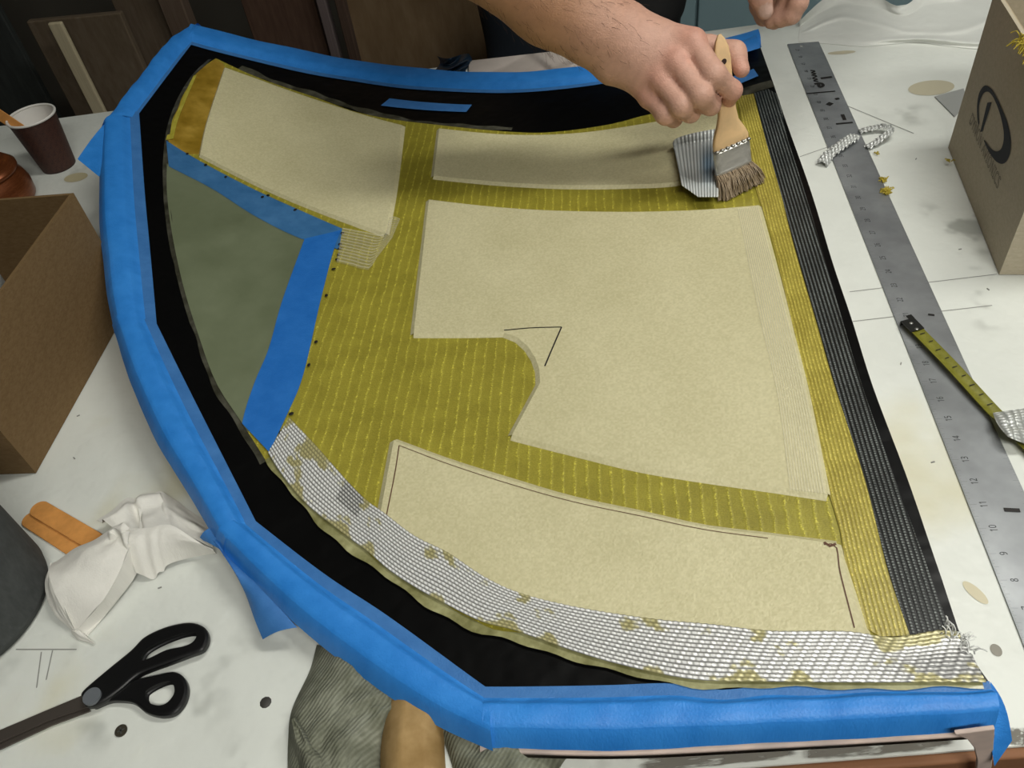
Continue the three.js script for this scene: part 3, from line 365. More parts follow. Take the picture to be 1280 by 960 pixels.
// ---------------------------------------------------------------- on the table, right
{ // steel ruler, 48 inches: digits along its left edge, read from the near end
  const IN = 0.0254, a = at(984, 56.5), b = at(1021, 53.5), near = at(1273, 793), d = near.clone().sub(a).setY(0).normalize(), far = a.clone().add(V3(0, 0, 0)), wv = V3(-d.z, 0, d.x), w = 2 * IN;
  const s = Math.sign(b.clone().sub(a).dot(wv)); wv.multiplyScalar(s);
  const ang = Math.atan2(d.x, d.z), L = 48 * IN, c = far.clone().addScaledVector(d, L / 2).addScaledVector(wv, w / 2);
  const t = thing('steel_ruler', 'long wide steel ruler lying along the straight side of the mould', 'ruler', V3(c.x, T, c.z));
  const out = new THREE.Shape(); out.moveTo(0, 0); out.lineTo(w, 0); out.lineTo(w, L); out.lineTo(0, L); out.closePath(); const hole = new THREE.Path(); hole.absarc(w * 0.42, 0.011, 0.0032, 0, 6.283); out.holes.push(hole);
  const g = new THREE.ExtrudeGeometry(out, { depth: 0.0016, bevelEnabled: false, curveSegments: 16 }), put = (geo, y) => geo.applyMatrix4(new THREE.Matrix4().makeBasis(wv, d, V3(0, -s, 0).multiplyScalar(Math.sign(wv.clone().cross(d).y) * -s)).setPosition(far.x, T + y, far.z));
  put(g, 0.0004); { const bb = new THREE.Box3().setFromBufferAttribute(g.attributes.position); g.translate(0, T + 0.0004 - bb.min.y, 0); }
  const steel = std({ map: (() => { const q = noiseField(256, 256, 5, 401, 5, 0.6); return tex(256, 256, (x, y) => { const v = (q[y * 256 + x] - 0.5) * 60; return [150 + v, 153 + v, 155 + v]; }, { tile: 0.3 }); })(), metalness: 0.55, roughness: 0.42 });
  part('blade', g, steel, t);
  const print = canvasTex(1024, 2048, (g2, W, H) => {
    // the sheet holds the 48 inches in four columns of twelve
    g2.clearRect(0, 0, W, H); const CW = W / 4, PX = H / 12; g2.fillStyle = g2.strokeStyle = '#26282a';
    for (let col = 0; col < 4; col++) for (let k = 0; k < 13; k++) {
      const inch = 48 - (col * 12 + k), y = k * PX, x = col * CW;
      for (let e = 0; e < 16; e++) { const l = e === 0 ? 34 : e === 8 ? 24 : e % 4 === 0 ? 17 : e % 2 === 0 ? 11 : 7; g2.globalAlpha = 0.45; g2.fillRect(x, y + e * PX / 16, l, 1.6); g2.fillRect(x + CW - l * 0.8, y + e * PX / 16, l * 0.8, 1.4); }
      g2.globalAlpha = 0.85; if (inch < 48) { g2.save(); g2.translate(x + 62, y); g2.rotate(-Math.PI / 2); g2.font = '44px sans-serif'; g2.textAlign = 'center'; g2.textBaseline = 'middle'; g2.fillText(String(inch), 0, 0); g2.restore(); }
    }
  });
  for (let col = 0; col < 4; col++) { const y0 = col * 12 * IN, q = new THREE.BufferGeometry(), p = (u, v) => far.clone().addScaledVector(wv, u * w).addScaledVector(d, y0 + v * 12 * IN).setY(T + 0.00225), P = [p(0, 0), p(1, 0), p(1, 1), p(0, 1)]; q.setAttribute('position', new THREE.Float32BufferAttribute(P.flatMap((v) => [v.x, v.y, v.z]), 3)); const e = 0.001; q.setAttribute('uv', new THREE.Float32BufferAttribute([col / 4 + e, 1, (col + 1) / 4 - e, 1, (col + 1) / 4 - e, 0, col / 4 + e, 0], 2)); q.setIndex([0, 1, 2, 0, 2, 3]); q.computeVertexNormals(); part('scale_print', q, std({ map: print, transparent: true, alphaTest: 0, roughness: 0.6 }), t); }
  const mark = (pts, wd = 0.002) => part('pen_mark', ribbon(catmull(pts.map(([x, y]) => at(x, y, 0.0024)), 0.003), wd, 0.0002), M.ink, t);
  mark([[1026, 98], [1040, 96]], 0.005); mark([[1008, 117], [1044, 114]], 0.003); mark([[1045, 155], [1066, 153]], 0.004); mark([[1034, 129], [1040, 131]], 0.009); mark([[1044, 124], [1049, 123]], 0.005); mark([[1053, 143], [1056, 150]], 0.005); mark([[1255, 637], [1275, 638]], 0.004); mark([[1160, 393], [1168, 394]], 0.003);
  // a scrawled word near the far end
  mark([[1013, 88], [1019, 89], [1014, 91], [1020, 92], [1015, 94], [1021, 95], [1016, 98], [1022, 99], [1017, 101], [1023, 102]], 0.003); mark([[1018, 105], [1026, 104], [1029, 107], [1025, 109], [1023, 105]], 0.005);
}
{ // tape measure tongue
  const a = at(1134, 402, 0.007), b = at(1246, 520, 0.006), e = at(1330, 602, 0.006), t = thing('tape_measure', 'end of an olive yellow tape measure with black hook lying across the ruler', 'tape measure', V3(b.x, T, b.z));
  const pts = catmull([a, a.clone().lerp(b, 0.5).add(V3(0, 0.0015, 0)), b, e], 0.01), rows = pts.map((p, i) => { const q = pts[Math.min(i + 1, pts.length - 1)], pv = pts[Math.max(0, i - 1)], d = q.clone().sub(pv).normalize(), s = V3(d.z, 0, -d.x).normalize(); return Array.from({ length: 7 }, (_, j) => { const u = j / 3 - 1; return p.clone().addScaledVector(s, u * 0.0068).add(V3(0, 0.0022 * u * u, 0)); }); });
  part('tongue', sheet(rows, (p) => [p.x, -p.z], 0.0005), M.blade2, t);
  const dir = b.clone().sub(a).normalize(), sd = V3(dir.z, 0, -dir.x).normalize(), ry = Math.atan2(dir.x, dir.z);
  part('hook', merge([box(0.0155, 0.0012, 0.018, 0, 0.0024, 0.009), box(0.016, 0.006, 0.0012, 0, -0.0006, -0.0005), box(0.006, 0.0012, 0.006, 0.005, 0.0024, -0.003)]).rotateY(ry).translate(a.x, a.y, a.z), M.darkMetal, t, 'black metal end hook');
  for (const k of [0.006, 0.016]) { const p = a.clone().addScaledVector(dir, k), g = new THREE.SphereGeometry(0.0022, 10, 6); g.scale(1, 0.4, 1); g.translate(p.x, p.y + 0.003, p.z); part('rivet', g, M.steel, t); }
  for (let i = 0; i < 9; i++) { const p = a.clone().lerp(b, 0.16 + i * 0.093); p.y += 0.0042 + 0.0015 * Math.sin((0.16 + i * 0.093) * 3.14) * 0.9; part('inch_mark', box(i % 2 ? 0.0045 : 0.007, 0.0003, 0.001, 0, 0, 0).rotateY(ry).translate(p.x + sd.x * 0.003, p.y - 0.003, p.z + sd.z * 0.003), M.ink, t); }
}
{ // small glass cloth offcuts
  const crumple = (pts, w, h) => { const c = catmull(pts, 0.0025), rows = c.map((p, i) => { const pv = c[Math.max(0, i - 1)], q = c[Math.min(i + 1, c.length - 1)], d = q.clone().sub(pv).normalize(), s = V3(d.z, 0, -d.x).normalize(); return Array.from({ length: 9 }, (_, j) => { const u = j / 4 - 1; return p.clone().addScaledVector(s, u * w / 2).add(V3(0, h * Math.abs(Math.sin(i * 0.9 + j * 0.35)) + 0.001 - h * 0.4 * u * u, 0)); }); }); return sheet(rows, (p) => [p.x * 1.0, -p.z], 0.0004); };
  solo('glass_offcut', 'crumpled silvery glass cloth strip lying across the ruler', 'glass cloth', crumple([at(1027, 207, 0.002), at(1036, 195, 0.004), at(1042, 190, 0.006), at(1056, 180, 0.008), at(1068, 172, 0.007)], 0.016, 0.006), M.glass);
  solo('glass_offcut', 'curled silvery glass strip on the table right of the ruler', 'glass cloth', crumple([at(1074, 166, 0.003), at(1092, 161, 0.006), at(1108, 159, 0.009), at(1113, 165, 0.011), at(1103, 173, 0.008), at(1092, 181, 0.004), at(1082, 186, 0.002)], 0.01, 0.004), M.glass);
  const rows = []; for (let i = 0; i <= 10; i++) { const row = []; for (let j = 0; j <= 16; j++) { const u = i / 10, v = j / 16, px = lerp(lerp(1241, 1260, u), lerp(1310, 1300, u), v), py = lerp(lerp(516, 546, u), lerp(506, 562, u), v); row.push(at(px + 6 * Math.sin(u * 3.1) * (v - 0.5), py, 0.012 + 0.006 * Math.sin(v * 4 + u) + 0.002 * Math.abs(Math.sin(u * 25)))); } rows.push(row); }
  solo('glass_offcut', 'white glass cloth swatch over the tape measure at the right edge', 'glass cloth', sheet(rows, (p) => [p.x * 0.7, -p.z * 0.7], 0.0006), M.glass);
  const r = rng(33), tuft = (label, px, py, n, len, h = 0, pos) => { const base = pos || at(px, py, h + 0.002), list = []; for (let i = 0; i < n; i++) { const d = V3((r() - 0.5), r() * 0.35, (r() - 0.5)).multiplyScalar(len * (0.5 + r())), p = base.clone().add(V3((r() - 0.5) * len, 0, (r() - 0.5) * len)); list.push(tube([p, p.clone().addScaledVector(d, 0.5).add(V3(0, 0.002, 0)), p.clone().add(d)], 0.0007, 4, 4)); } return solo('aramid_scrap', label, 'fibre scrap', merge(list), M.fluff); };
  tuft('yellow frayed fibre scrap on the table right of the ruler', 1107, 240, 46, 0.012); tuft('second yellow fibre scrap touching the right edge of the ruler', 1103, 225, 26, 0.008); tuft('tiny yellow fibre crumb beside the curled glass strip', 1095, 192, 8, 0.005); tuft('yellow fibre scrap stuck at the bottom edge of the printed box', 1186, 201, 12, 0.006, 0.004);
}
// wrinkled paper at the far right
{
  const rows = [], N = 44, Mm = 60, edge = catmull([[1000, 26], [1012, 14], [1028, 0], [1052, -12], [1080, -8], [1104, -1], [1114, 5], [1126, 8], [1138, 3], [1150, -8], [1180, -16], [1240, -26]].map(([x, y]) => V3(x, y, 0)), 4), n = noiseField(128, 128, 8, 501, 4, 0.5);
  const lowE = catmull([[998, 52], [1040, 55], [1080, 58], [1115, 55], [1145, 53], [1180, 57], [1220, 61], [1260, 60]].map(([x, y]) => V3(x, y, 0)), 4), E = resample(edge, Mm), Lo = resample(lowE, Mm);
  for (let i = 0; i <= N; i++) { const row = []; for (let j = 0; j <= Mm; j++) { const u = i / N, v = j / Mm, p = E[j].clone().lerp(Lo[j], u), k = n[(i * 2 % 128) * 128 + (j * 2 % 128)], h = 0.0008 + 0.006 * Math.exp(-(((u - 0.9) / 0.05) ** 2)) * smooth(0.2, 0.6, v) + 0.003 * smooth(0, 0.1, v) * Math.exp(-(((u - 0.62 + 0.14 * Math.sin(v * 7)) / 0.05) ** 2)) + 0.0035 * k * smooth(1, 0.9, u) * smooth(0, 0.08, v) + (u < 0.25 ? (0.25 - u) * 0.05 : 0); row.push(at(p.x, p.y, h)); } rows.push(row); }
  solo('paper_sheet', 'large wrinkled white paper sheet at the far right of the table', 'paper', sheet(rows, null, 0.0004), M.paper);
  const tri = [[1168, 122], [1204, 112], [1210, 130], [1193, 147]].map(([x, y]) => at(x, y, 0)); solo('grey_sheet', 'grey pointed sheet end sticking out from behind the printed box', 'sheet', plate(tri, 0.002, 0.0015, { level: 1e-9 }), std({ color: 0x9a9c99, roughness: 0.6 }));
  const pr = []; for (let i = 0; i <= 14; i++) { const row = []; for (let j = 0; j <= 40; j++) { const u = i / 14, v = j / 40, px = lerp(586, 800, v), py = lerp(lerp(76, 52, v), 100, u); row.push(at(px, py, 0.003 + 0.012 * Math.exp(-(((v - 0.4 - 0.2 * u) / 0.05) ** 2)) + 0.012 * Math.exp(-(((v - 0.75 + 0.3 * u) / 0.05) ** 2)) + 0.004 * Math.abs(Math.sin(v * 9 + u * 3)))); } pr.push(row); }
  solo('paper_sheet', 'folded pale paper on the far table edge under the forearm', 'paper', sheet(pr, null, 0.0004), std({ map: mottle([176, 166, 158], 0.1, { cells: 6, seed: 509, tile: 0.3 }), roughness: 0.85 }));
  const bl = []; for (let i = 0; i <= 14; i++) { const row = []; for (let j = 0; j <= 14; j++) { const u = i / 14, v = j / 14; row.push(at(lerp(546, 586, v) + 4 * Math.sin(u * 5), lerp(70, 94, u) + 3 * Math.sin(v * 5), 0.004 + 0.02 * Math.abs(Math.sin(u * 6 + v * 4)) * Math.sin(v * 3.14))); } bl.push(row); }
  solo('plastic_scrap', 'crumpled dark blue plastic scrap beyond the middle of the far rim', 'plastic', sheet(bl, null, 0.0005), phys({ color: 0x1c2c3c, roughness: 0.3 }));
}
// cardboard boxes: walls of a few millimetres, open on top
function openBox(t, C, u, v, lu, lv, h, mat, inner, skip) {      // C a base corner, u and v unit directions
  const th = 0.004, wall = (a, d, l, nrm) => { const g = new THREE.BoxGeometry(l, h, th); const m = new THREE.Matrix4().makeBasis(d, V3(0, 1, 0), d.clone().cross(V3(0, 1, 0))); g.applyMatrix4(m); const c = a.clone().addScaledVector(d, l / 2).addScaledVector(nrm, th / 2); g.translate(c.x, T + 0.001 + h / 2, c.z); return part('side_wall', g, mat, t); };
  const A = C.clone(), B = C.clone().addScaledVector(u, lu), D = C.clone().addScaledVector(v, lv);
  wall(A, u, lu, v); wall(D, u, lu, v.clone().negate()); wall(A.clone().addScaledVector(v, th), v, lv - 2 * th, u); wall(B.clone().addScaledVector(v, th), v, lv - 2 * th, u.clone().negate());
  const g = new THREE.BoxGeometry(lu - 2 * th, 0.004, lv - 2 * th); g.applyMatrix4(new THREE.Matrix4().makeBasis(u, V3(0, 1, 0), u.clone().cross(V3(0, 1, 0)))); const c = A.clone().addScaledVector(u, lu / 2).addScaledVector(v, lv / 2); g.translate(c.x, T + 0.003, c.z); part('bottom', g, mat, t);
}
{
  const A = at(1185, 185), B = at(1248.5, 344), v = A.clone().sub(B).setY(0).normalize(), u = V3(-v.z, 0, v.x).multiplyScalar(1);   // v runs away from the viewer, u to the right
  const l = A.distanceTo(B), lu = 0.36, h = 0.207, t = thing('cardboard_box', 'tall brown cardboard box printed with a dark oval letter mark', 'box', V3(B.x + 0.15, T, B.z - l / 2));
  openBox(t, B, u, v, lu, l, h, std({ map: mottle([180, 170, 148], 0.08, { cells: 24, seed: 521, tile: 0.3 }), roughness: 0.9 }), null);
  // print on the left face; coordinates along the wall in metres, from the far end
  const print = canvasTex(1024, 768, (g, W, H) => {
    g.clearRect(0, 0, W, H); const sx = W / l, sy = H / h, X = (m) => m * sx, Y = (m) => H - m * sy;
    const pix = (px, py) => { const r = ray(px, py), n = u.clone(), d = n.dot(B.clone().sub(EYEP)) / n.dot(r), p = along(px, py, d); return [X(l - p.clone().sub(B).dot(v)), Y(p.y - T)]; };
    const path = (pts) => { g.beginPath(); pts.forEach((q, i) => (i ? g.lineTo(...pix(...q)) : g.moveTo(...pix(...q)))); g.closePath(); g.fill(); };
    const z = (a) => catmull(a.map(([x, y]) => V3(1180 + x * 100 / 533, 80 + y * 180 / 960, 0)), 0.8).map((q) => [q.x, q.y]);
    g.fillStyle = '#272a31';
    path([...z([[232, 420], [222, 340], [225, 250], [242, 185], [275, 149], [310, 165], [345, 215], [385, 300], [420, 390], [440, 470], [446, 550], [435, 620], [410, 662], [385, 671], [350, 655], [310, 605], [285, 560], [266, 512]]), ...z([[272, 514], [300, 552], [325, 578], [352, 588], [378, 575], [396, 530], [400, 470], [392, 410], [375, 340], [350, 270], [322, 215], [295, 190], [272, 195], [250, 225], [236, 270], [232, 330], [236, 400]])]);
    path(z([[290, 263], [319, 260]]).concat(z([[258, 455], [243, 458]])));
    // the name under the mark
    const [x0, y0] = pix(1180 + 168 * 0.1876, 80 + 392 * 0.1875), [x1, y1] = pix(1180 + 358 * 0.1876, 80 + 842 * 0.1875); g.save(); g.translate(x0, y0); g.rotate(Math.atan2(y1 - y0, x1 - x0)); g.font = '100px sans-serif'; const L = Math.hypot(x1 - x0, y1 - y0), m = g.measureText('DYNON AVIONICS').width; g.scale(L / m, 0.72); g.strokeStyle = '#33353a'; g.lineWidth = 3.2; g.textBaseline = 'alphabetic'; g.strokeText('DYNON AVIONICS', 0, 0); g.restore();
  });
  const p = (a, y) => B.clone().addScaledVector(v, a).addScaledVector(u, -0.0006).setY(T + 0.001 + y), P = [p(l, 0), p(0, 0), p(0, h), p(l, h)], q = new THREE.BufferGeometry(); q.setAttribute('position', new THREE.Float32BufferAttribute(P.flatMap((w) => [w.x, w.y, w.z]), 3)); q.setAttribute('uv', new THREE.Float32BufferAttribute([0, 0, 1, 0, 1, 1, 0, 1], 2)); q.setIndex([0, 1, 2, 0, 2, 3]); q.computeVertexNormals();
  part('printed_mark', q, std({ map: print, transparent: true, roughness: 0.85 }), t, 'dark oval letter mark and a line of outlined capitals');
  const fl = B.clone().addScaledVector(u, 0.004).addScaledVector(v, l / 2), rows = []; for (let i = 0; i <= 6; i++) rows.push([0, 0.25, 0.5, 0.75, 1].map((k) => B.clone().addScaledVector(u, 0.006 + i / 6 * 0.06).addScaledVector(v, lerp(0.01, l - 0.01, k)).setY(T + h - i * 0.024)));
  part('inner_flap', sheet(rows, (w) => [w.z, w.y], 0.002), M.cardPale, t, 'pale folded flap');
  const r = rng(57), list = [], a = p(l * 0.55, h), b = p(0.02, h); for (let i = 0; i < 150; i++) { const k = r(), c = a.clone().lerp(b, k * 0.9).add(V3((r() - 0.35) * 0.016, r() * 0.012 - 0.004, 0)), d = V3(-0.6 + r() * 0.7, -0.5 + r() * 0.6, r() - 0.5).multiplyScalar(0.02); list.push(tube([c, c.clone().addScaledVector(d, 0.5).add(V3(0, 0.004, 0)), c.clone().add(d)], 0.0007, 4, 4)); }
  solo('aramid_scrap', 'yellow fibre bundle hanging over the rim of the printed box', 'fibre scrap', merge(list), M.fluff);
}
{
  const N = at(50, 592), Fp = at(173, 369), v = Fp.clone().sub(N).setY(0).normalize(), u = V3(v.z, 0, -v.x), l = N.distanceTo(Fp) - 0.006, h = 0.162;   // u to the left
  if (u.x > 0) u.negate();
  N.addScaledVector(u, 0.004);
  const t = thing('cardboard_box', 'open brown cardboard box without print at the left edge of the table', 'box', V3(N.x - 0.2, T, N.z - l / 2));
  openBox(t, N, u, v, 0.42, l, h, M.card, null);
  const p = (a, b, y) => N.clone().addScaledVector(u, a).addScaledVector(v, b).setY(T + y);
  const g = new THREE.CylinderGeometry(0.04, 0.04, 0.2, 32, 1, true), roll = thing('glass_roll', 'roll of silvery glass cloth standing inside the open cardboard box', 'glass roll', p(0.11, l * 0.52, 0.006));
  const q = p(0.11, l * 0.52, 0.066); part('rolled_cloth', new THREE.CylinderGeometry(0.06, 0.06, 0.12, 40).translate(q.x, q.y, q.z), M.glass, roll); part('core_tube', new THREE.CylinderGeometry(0.02, 0.02, 0.124, 24).translate(q.x, q.y, q.z), M.cardPale, roll);
}
{ // paper cup with a stirring stick
  const b = at(74, 207), t = thing('paper_cup', 'dark brown paper cup with white inside at the far left table edge', 'cup', b), R0 = 0.027, R1 = 0.037, H = 0.09, P = (r, y) => new THREE.Vector2(r, y), L = (pts, s = 48) => new THREE.LatheGeometry(pts, s).translate(b.x, b.y, b.z);
  part('cup_wall', L([P(R0 - 0.003, 0.004), P(R0, 0), P(R0 + 0.0006, 0.004), P(R1, H)]), M.cup, t); part('lining', L([P(0, 0.005), P(R0 - 0.002, 0.005), P(R1 - 0.0012, H)]), M.cupWhite, t, 'white inside');
  const rim = new THREE.TorusGeometry(R1, 0.002, 8, 48); rim.rotateX(Math.PI / 2); rim.translate(b.x, b.y + H, b.z); part('rim', rim, M.cupWhite, t);
  const e = b.clone().add(V3(0.012, 0.01, -0.006)), q0 = b.clone().add(V3(-0.031, 0.089, 0.012)), tip = q0.clone().add(q0.clone().sub(e).multiplyScalar(0.55)), d = tip.clone().sub(e), len = d.length(), g = new RoundedBoxGeometry(0.0185, 0.0018, len, 2, 0.0008); g.applyMatrix4(new THREE.Matrix4().lookAt(tip, e, V3(0, 0.4, 1))); const c = e.clone().lerp(tip, 0.5); g.translate(c.x, c.y, c.z);
  solo('craft_stick', 'wooden stirring stick standing in the paper cup', 'stick', g, M.stick);
}
{ // copper pot, wooden sticks, tub
  const b = at(2, 258), t = thing('copper_pot', 'round shiny copper coloured pot behind the open cardboard box', 'pot', b), P = (r, y) => new THREE.Vector2(r, y);
  part('body', new THREE.LatheGeometry([P(0, 0), P(0.05, 0), P(0.058, 0.01), P(0.06, 0.03), P(0.056, 0.045), P(0.051, 0.052), P(0.051, 0.056)], 48).translate(b.x, b.y, b.z), M.copper, t); part('lid', new THREE.LatheGeometry([P(0.051, 0.056), P(0.054, 0.057), P(0.054, 0.062), P(0.046, 0.07), P(0.02, 0.073), P(0, 0.073)], 48).translate(b.x, b.y, b.z), M.copper, t);
  const stick = (label, a, c, w, h) => { const A = at(...a, h), C = at(...c, h), L = A.distanceTo(C), sh = new THREE.Shape(), r = w / 2; sh.moveTo(0, -r); sh.lineTo(L, -r); sh.absarc(L, 0, r, -Math.PI / 2, Math.PI / 2); sh.lineTo(0, r); sh.absarc(0, 0, r, Math.PI / 2, Math.PI * 1.5); const g = new THREE.ExtrudeGeometry(sh, { depth: 0.0014, bevelEnabled: true, bevelSize: 0.0003, bevelThickness: 0.0003, bevelSegments: 1 }); g.rotateX(-Math.PI / 2); g.rotateY(Math.atan2(-(C.z - A.z), C.x - A.x)); g.translate(A.x, A.y, A.z); return solo('craft_stick', label, 'stick', g, M.stick, 'wooden sticks under the napkin'); };
  stick('upper of two flat wooden sticks tucked under the white napkin', [50, 637], [130, 684], 0.0185, 0.0032); stick('lower of two flat wooden sticks tucked under the white napkin', [40, 650], [118, 700], 0.0185, 0.0006);
  const p1 = at(62, 700), p2 = at(61, 752), p3 = at(0, 829), ax = p1.x, az = p1.z, bx = p2.x, bz = p2.z, cx = p3.x, cz = p3.z, D = 2 * (ax * (bz - cz) + bx * (cz - az) + cx * (az - bz)), ux = ((ax * ax + az * az) * (bz - cz) + (bx * bx + bz * bz) * (cz - az) + (cx * cx + cz * cz) * (az - bz)) / D, uz = ((ax * ax + az * az) * (cx - bx) + (bx * bx + bz * bz) * (ax - cx) + (cx * cx + cz * cz) * (bx - ax)) / D, R = Math.hypot(ax - ux, az - uz);
  const tub = thing('tub', 'dark grey round tub at the lower left edge of the table', 'tub', V3(ux, T, uz)), L = (pts) => new THREE.LatheGeometry(pts, 72).translate(ux, T, uz);
  part('wall', L([P(0, 0.002), P(R - 0.01, 0.002), P(R - 0.002, 0.005), P(R, 0.014), P(R + 0.001, 0.17), P(R - 0.003, 0.17), P(R - 0.004, 0.02), P(R - 0.014, 0.008), P(0, 0.008)]), M.tub, tub); part('rim', new THREE.TorusGeometry(R, 0.004, 8, 72).rotateX(Math.PI / 2).translate(ux, T + 0.17, uz), M.tub, tub);
}
{ // scissors
  const z = (a) => a.map(([x, y]) => { const p = at(x / 4, 720 + y / 4, 0.005); return new THREE.Vector2(p.x, -p.z); }), sm = (a, closed = true) => new THREE.SplineCurve(closed ? [...z(a), z(a)[0]] : z(a)).getPoints(a.length * 6);
  const c = at(115, 870), t = thing('scissors', 'black handled scissors lying open toward the left edge below the napkin', 'scissors', V3(c.x, T, c.z));
  const solid = (outer, holes, y0, hgt, bev, m, name) => { const sh = new THREE.Shape(outer); for (const h of holes) sh.holes.push(new THREE.Path(h)); const g = new THREE.ExtrudeGeometry(sh, { depth: hgt, bevelEnabled: true, bevelSize: bev, bevelThickness: bev, bevelSegments: 3, bevelOffset: -bev }); g.rotateX(-Math.PI / 2); g.translate(0, T + y0 + bev, 0); return part(name, g, m, t); };
  solid(sm([[424, 625], [432, 588], [550, 485], [668, 388], [740, 318], [850, 268], [960, 248], [1030, 268], [1056, 318], [1030, 382], [960, 412], [860, 450], [745, 492], [690, 522], [610, 590], [520, 650], [450, 668]]), [sm([[706, 435], [735, 382], [825, 330], [930, 292], [995, 288], [1012, 318], [985, 360], [930, 385], [850, 402], [770, 440], [722, 456]])], 0.004, 0.003, 0.0026, M.black, 'handle');
  solid(sm([[690, 522], [780, 502], [870, 484], [922, 508], [945, 562], [930, 632], [880, 692], [810, 708], [735, 688], [670, 640], [590, 630], [540, 636], [470, 662], [500, 610], [600, 560]]), [sm([[718, 618], [728, 578], [790, 538], [858, 518], [892, 548], [892, 600], [852, 652], [800, 672], [742, 656]])], 0.0005, 0.003, 0.0026, M.black, 'handle');
  const bl = (pts, y, name) => solid(z(pts), [], y, 0.0014, 0.0003, M.blade, name);
  bl([[415, 600], [200, 690], [0, 775], [-420, 960], [-700, 1110], [-300, 960], [0, 838], [240, 730], [440, 660]], 0.0046, 'blade'); bl([[440, 640], [230, 720], [0, 800], [-420, 985], [-690, 1118], [-300, 975], [0, 862], [250, 745], [446, 672]], 0.002, 'blade');
  const p = at(114.5, 870, 0.014); part('pivot_cap', new THREE.CylinderGeometry(0.0075, 0.0075, 0.0025, 28).translate(p.x, T + 0.0128, p.z), M.pivot, t, 'grey pivot cap');
}
{ // crumpled napkin: several folded sheets
  const t = thing('napkin', 'crumpled white paper napkin over two wooden sticks', 'napkin', at(160, 690));
  const fold = (A, B, N, hf, seed) => { const a = resample(catmull(A.map(([x, y, h]) => at(x, y, h)), 0.004), N), b = resample(catmull(B.map(([x, y, h]) => at(x, y, h)), 0.004), N), n = noiseField(64, 64, 6, seed, 3, 0.5), K = 22; return sheet(a.map((p, i) => Array.from({ length: K + 1 }, (_, j) => { const q = p.clone().lerp(b[i], j / K); q.y += hf(i / N, j / K) + (n[(i % 64) * 64 + (j * 2 % 64)] - 0.5) * 0.005 * Math.sin(j / K * 3.14); q.y = Math.max(q.y, T + 0.001); return q; })), null, 0.0005); };
  const F = (a, b, n, f, k) => part('fold', fold(a, b, n, f, k), M.napkin, t);
  F([[152, 654, 0.03], [128, 668, 0.028], [98, 684, 0.024], [64, 704, 0.018]], [[167, 664, 0.03], [160, 690, 0.03], [132, 746, 0.022], [94, 790, 0.004]], 40, (u, v) => 0.02 * Math.sin(v * 3.14) * (0.2 + 0.8 * u) + 0.0012 * Math.sin(u * 12 + v * 5), 601);
  F([[64, 704, 0.019], [56, 728, 0.016], [66, 765, 0.01], [94, 791, 0.002]], [[64, 704, 0.019], [70, 728, 0.026], [82, 762, 0.02], [95, 790, 0.004]], 30, () => 0, 602);
  F([[167, 661, 0.033], [160, 690, 0.031], [132, 746, 0.023], [94, 790, 0.005]], [[178, 668, 0.024], [172, 714, 0.008], [146, 752, 0.004], [108, 796, 0.0015]], 40, (u, v) => -0.01 * Math.sin(v * 3.14) * (1 - u * 0.7), 603);
  F([[92, 786, 0.006], [97, 786, 0.008], [104, 792, 0.005], [118, 804, 0.002]], [[90, 792, 0.001], [98, 800, 0.001], [108, 803, 0.001], [119, 806, 0.001]], 14, (u, v) => 0.002 * Math.sin(v * 3), 608);
  F([[162, 660, 0.032], [182, 660, 0.034], [212, 656, 0.034], [240, 672, 0.026], [268, 690, 0.01]], [[170, 716, 0.01], [188, 721, 0.006], [212, 705, 0.006], [240, 697, 0.004], [270, 692, 0.003]], 44, (u, v) => 0.012 * Math.sin(v * 3.14) * (1 - 0.6 * u) - 0.007 * Math.exp(-(((u - 0.2) / 0.05) ** 2)) * v - 0.004 * Math.exp(-(((u - 0.34) / 0.03) ** 2)) * v, 604);
  F([[121, 650, 0.014], [140, 638, 0.018], [160, 621, 0.016], [180, 617, 0.012], [202, 616, 0.004]], [[150, 664, 0.032], [163, 664, 0.034], [178, 662, 0.034], [196, 658, 0.032], [214, 656, 0.03]], 44, (u, v) => 0.009 * Math.exp(-(((v - 0.45 + 0.25 * u) / 0.14) ** 2)) - 0.006 * Math.exp(-(((u - 0.62 + 0.2 * v) / 0.06) ** 2)), 605);
  F([[176, 618, 0.012], [205, 618, 0.004], [240, 640, 0.002], [272, 662, 0.002]], [[174, 660, 0.03], [200, 657, 0.026], [236, 670, 0.02], [266, 684, 0.012]], 44, (u, v) => 0.005 * Math.exp(-(((u - 0.2 - 0.2 * v) / 0.06) ** 2)) + 0.003 * Math.exp(-(((v - 0.5) / 0.12) ** 2)), 606);
  F([[134, 666, 0.036], [142, 660, 0.042], [152, 664, 0.044], [162, 664, 0.04]], [[138, 682, 0.03], [147, 680, 0.03], [154, 684, 0.03], [160, 690, 0.03]], 24, (u, v) => 0.005 * Math.sin(u * 9) * Math.sin(v * 3.14), 607);
}
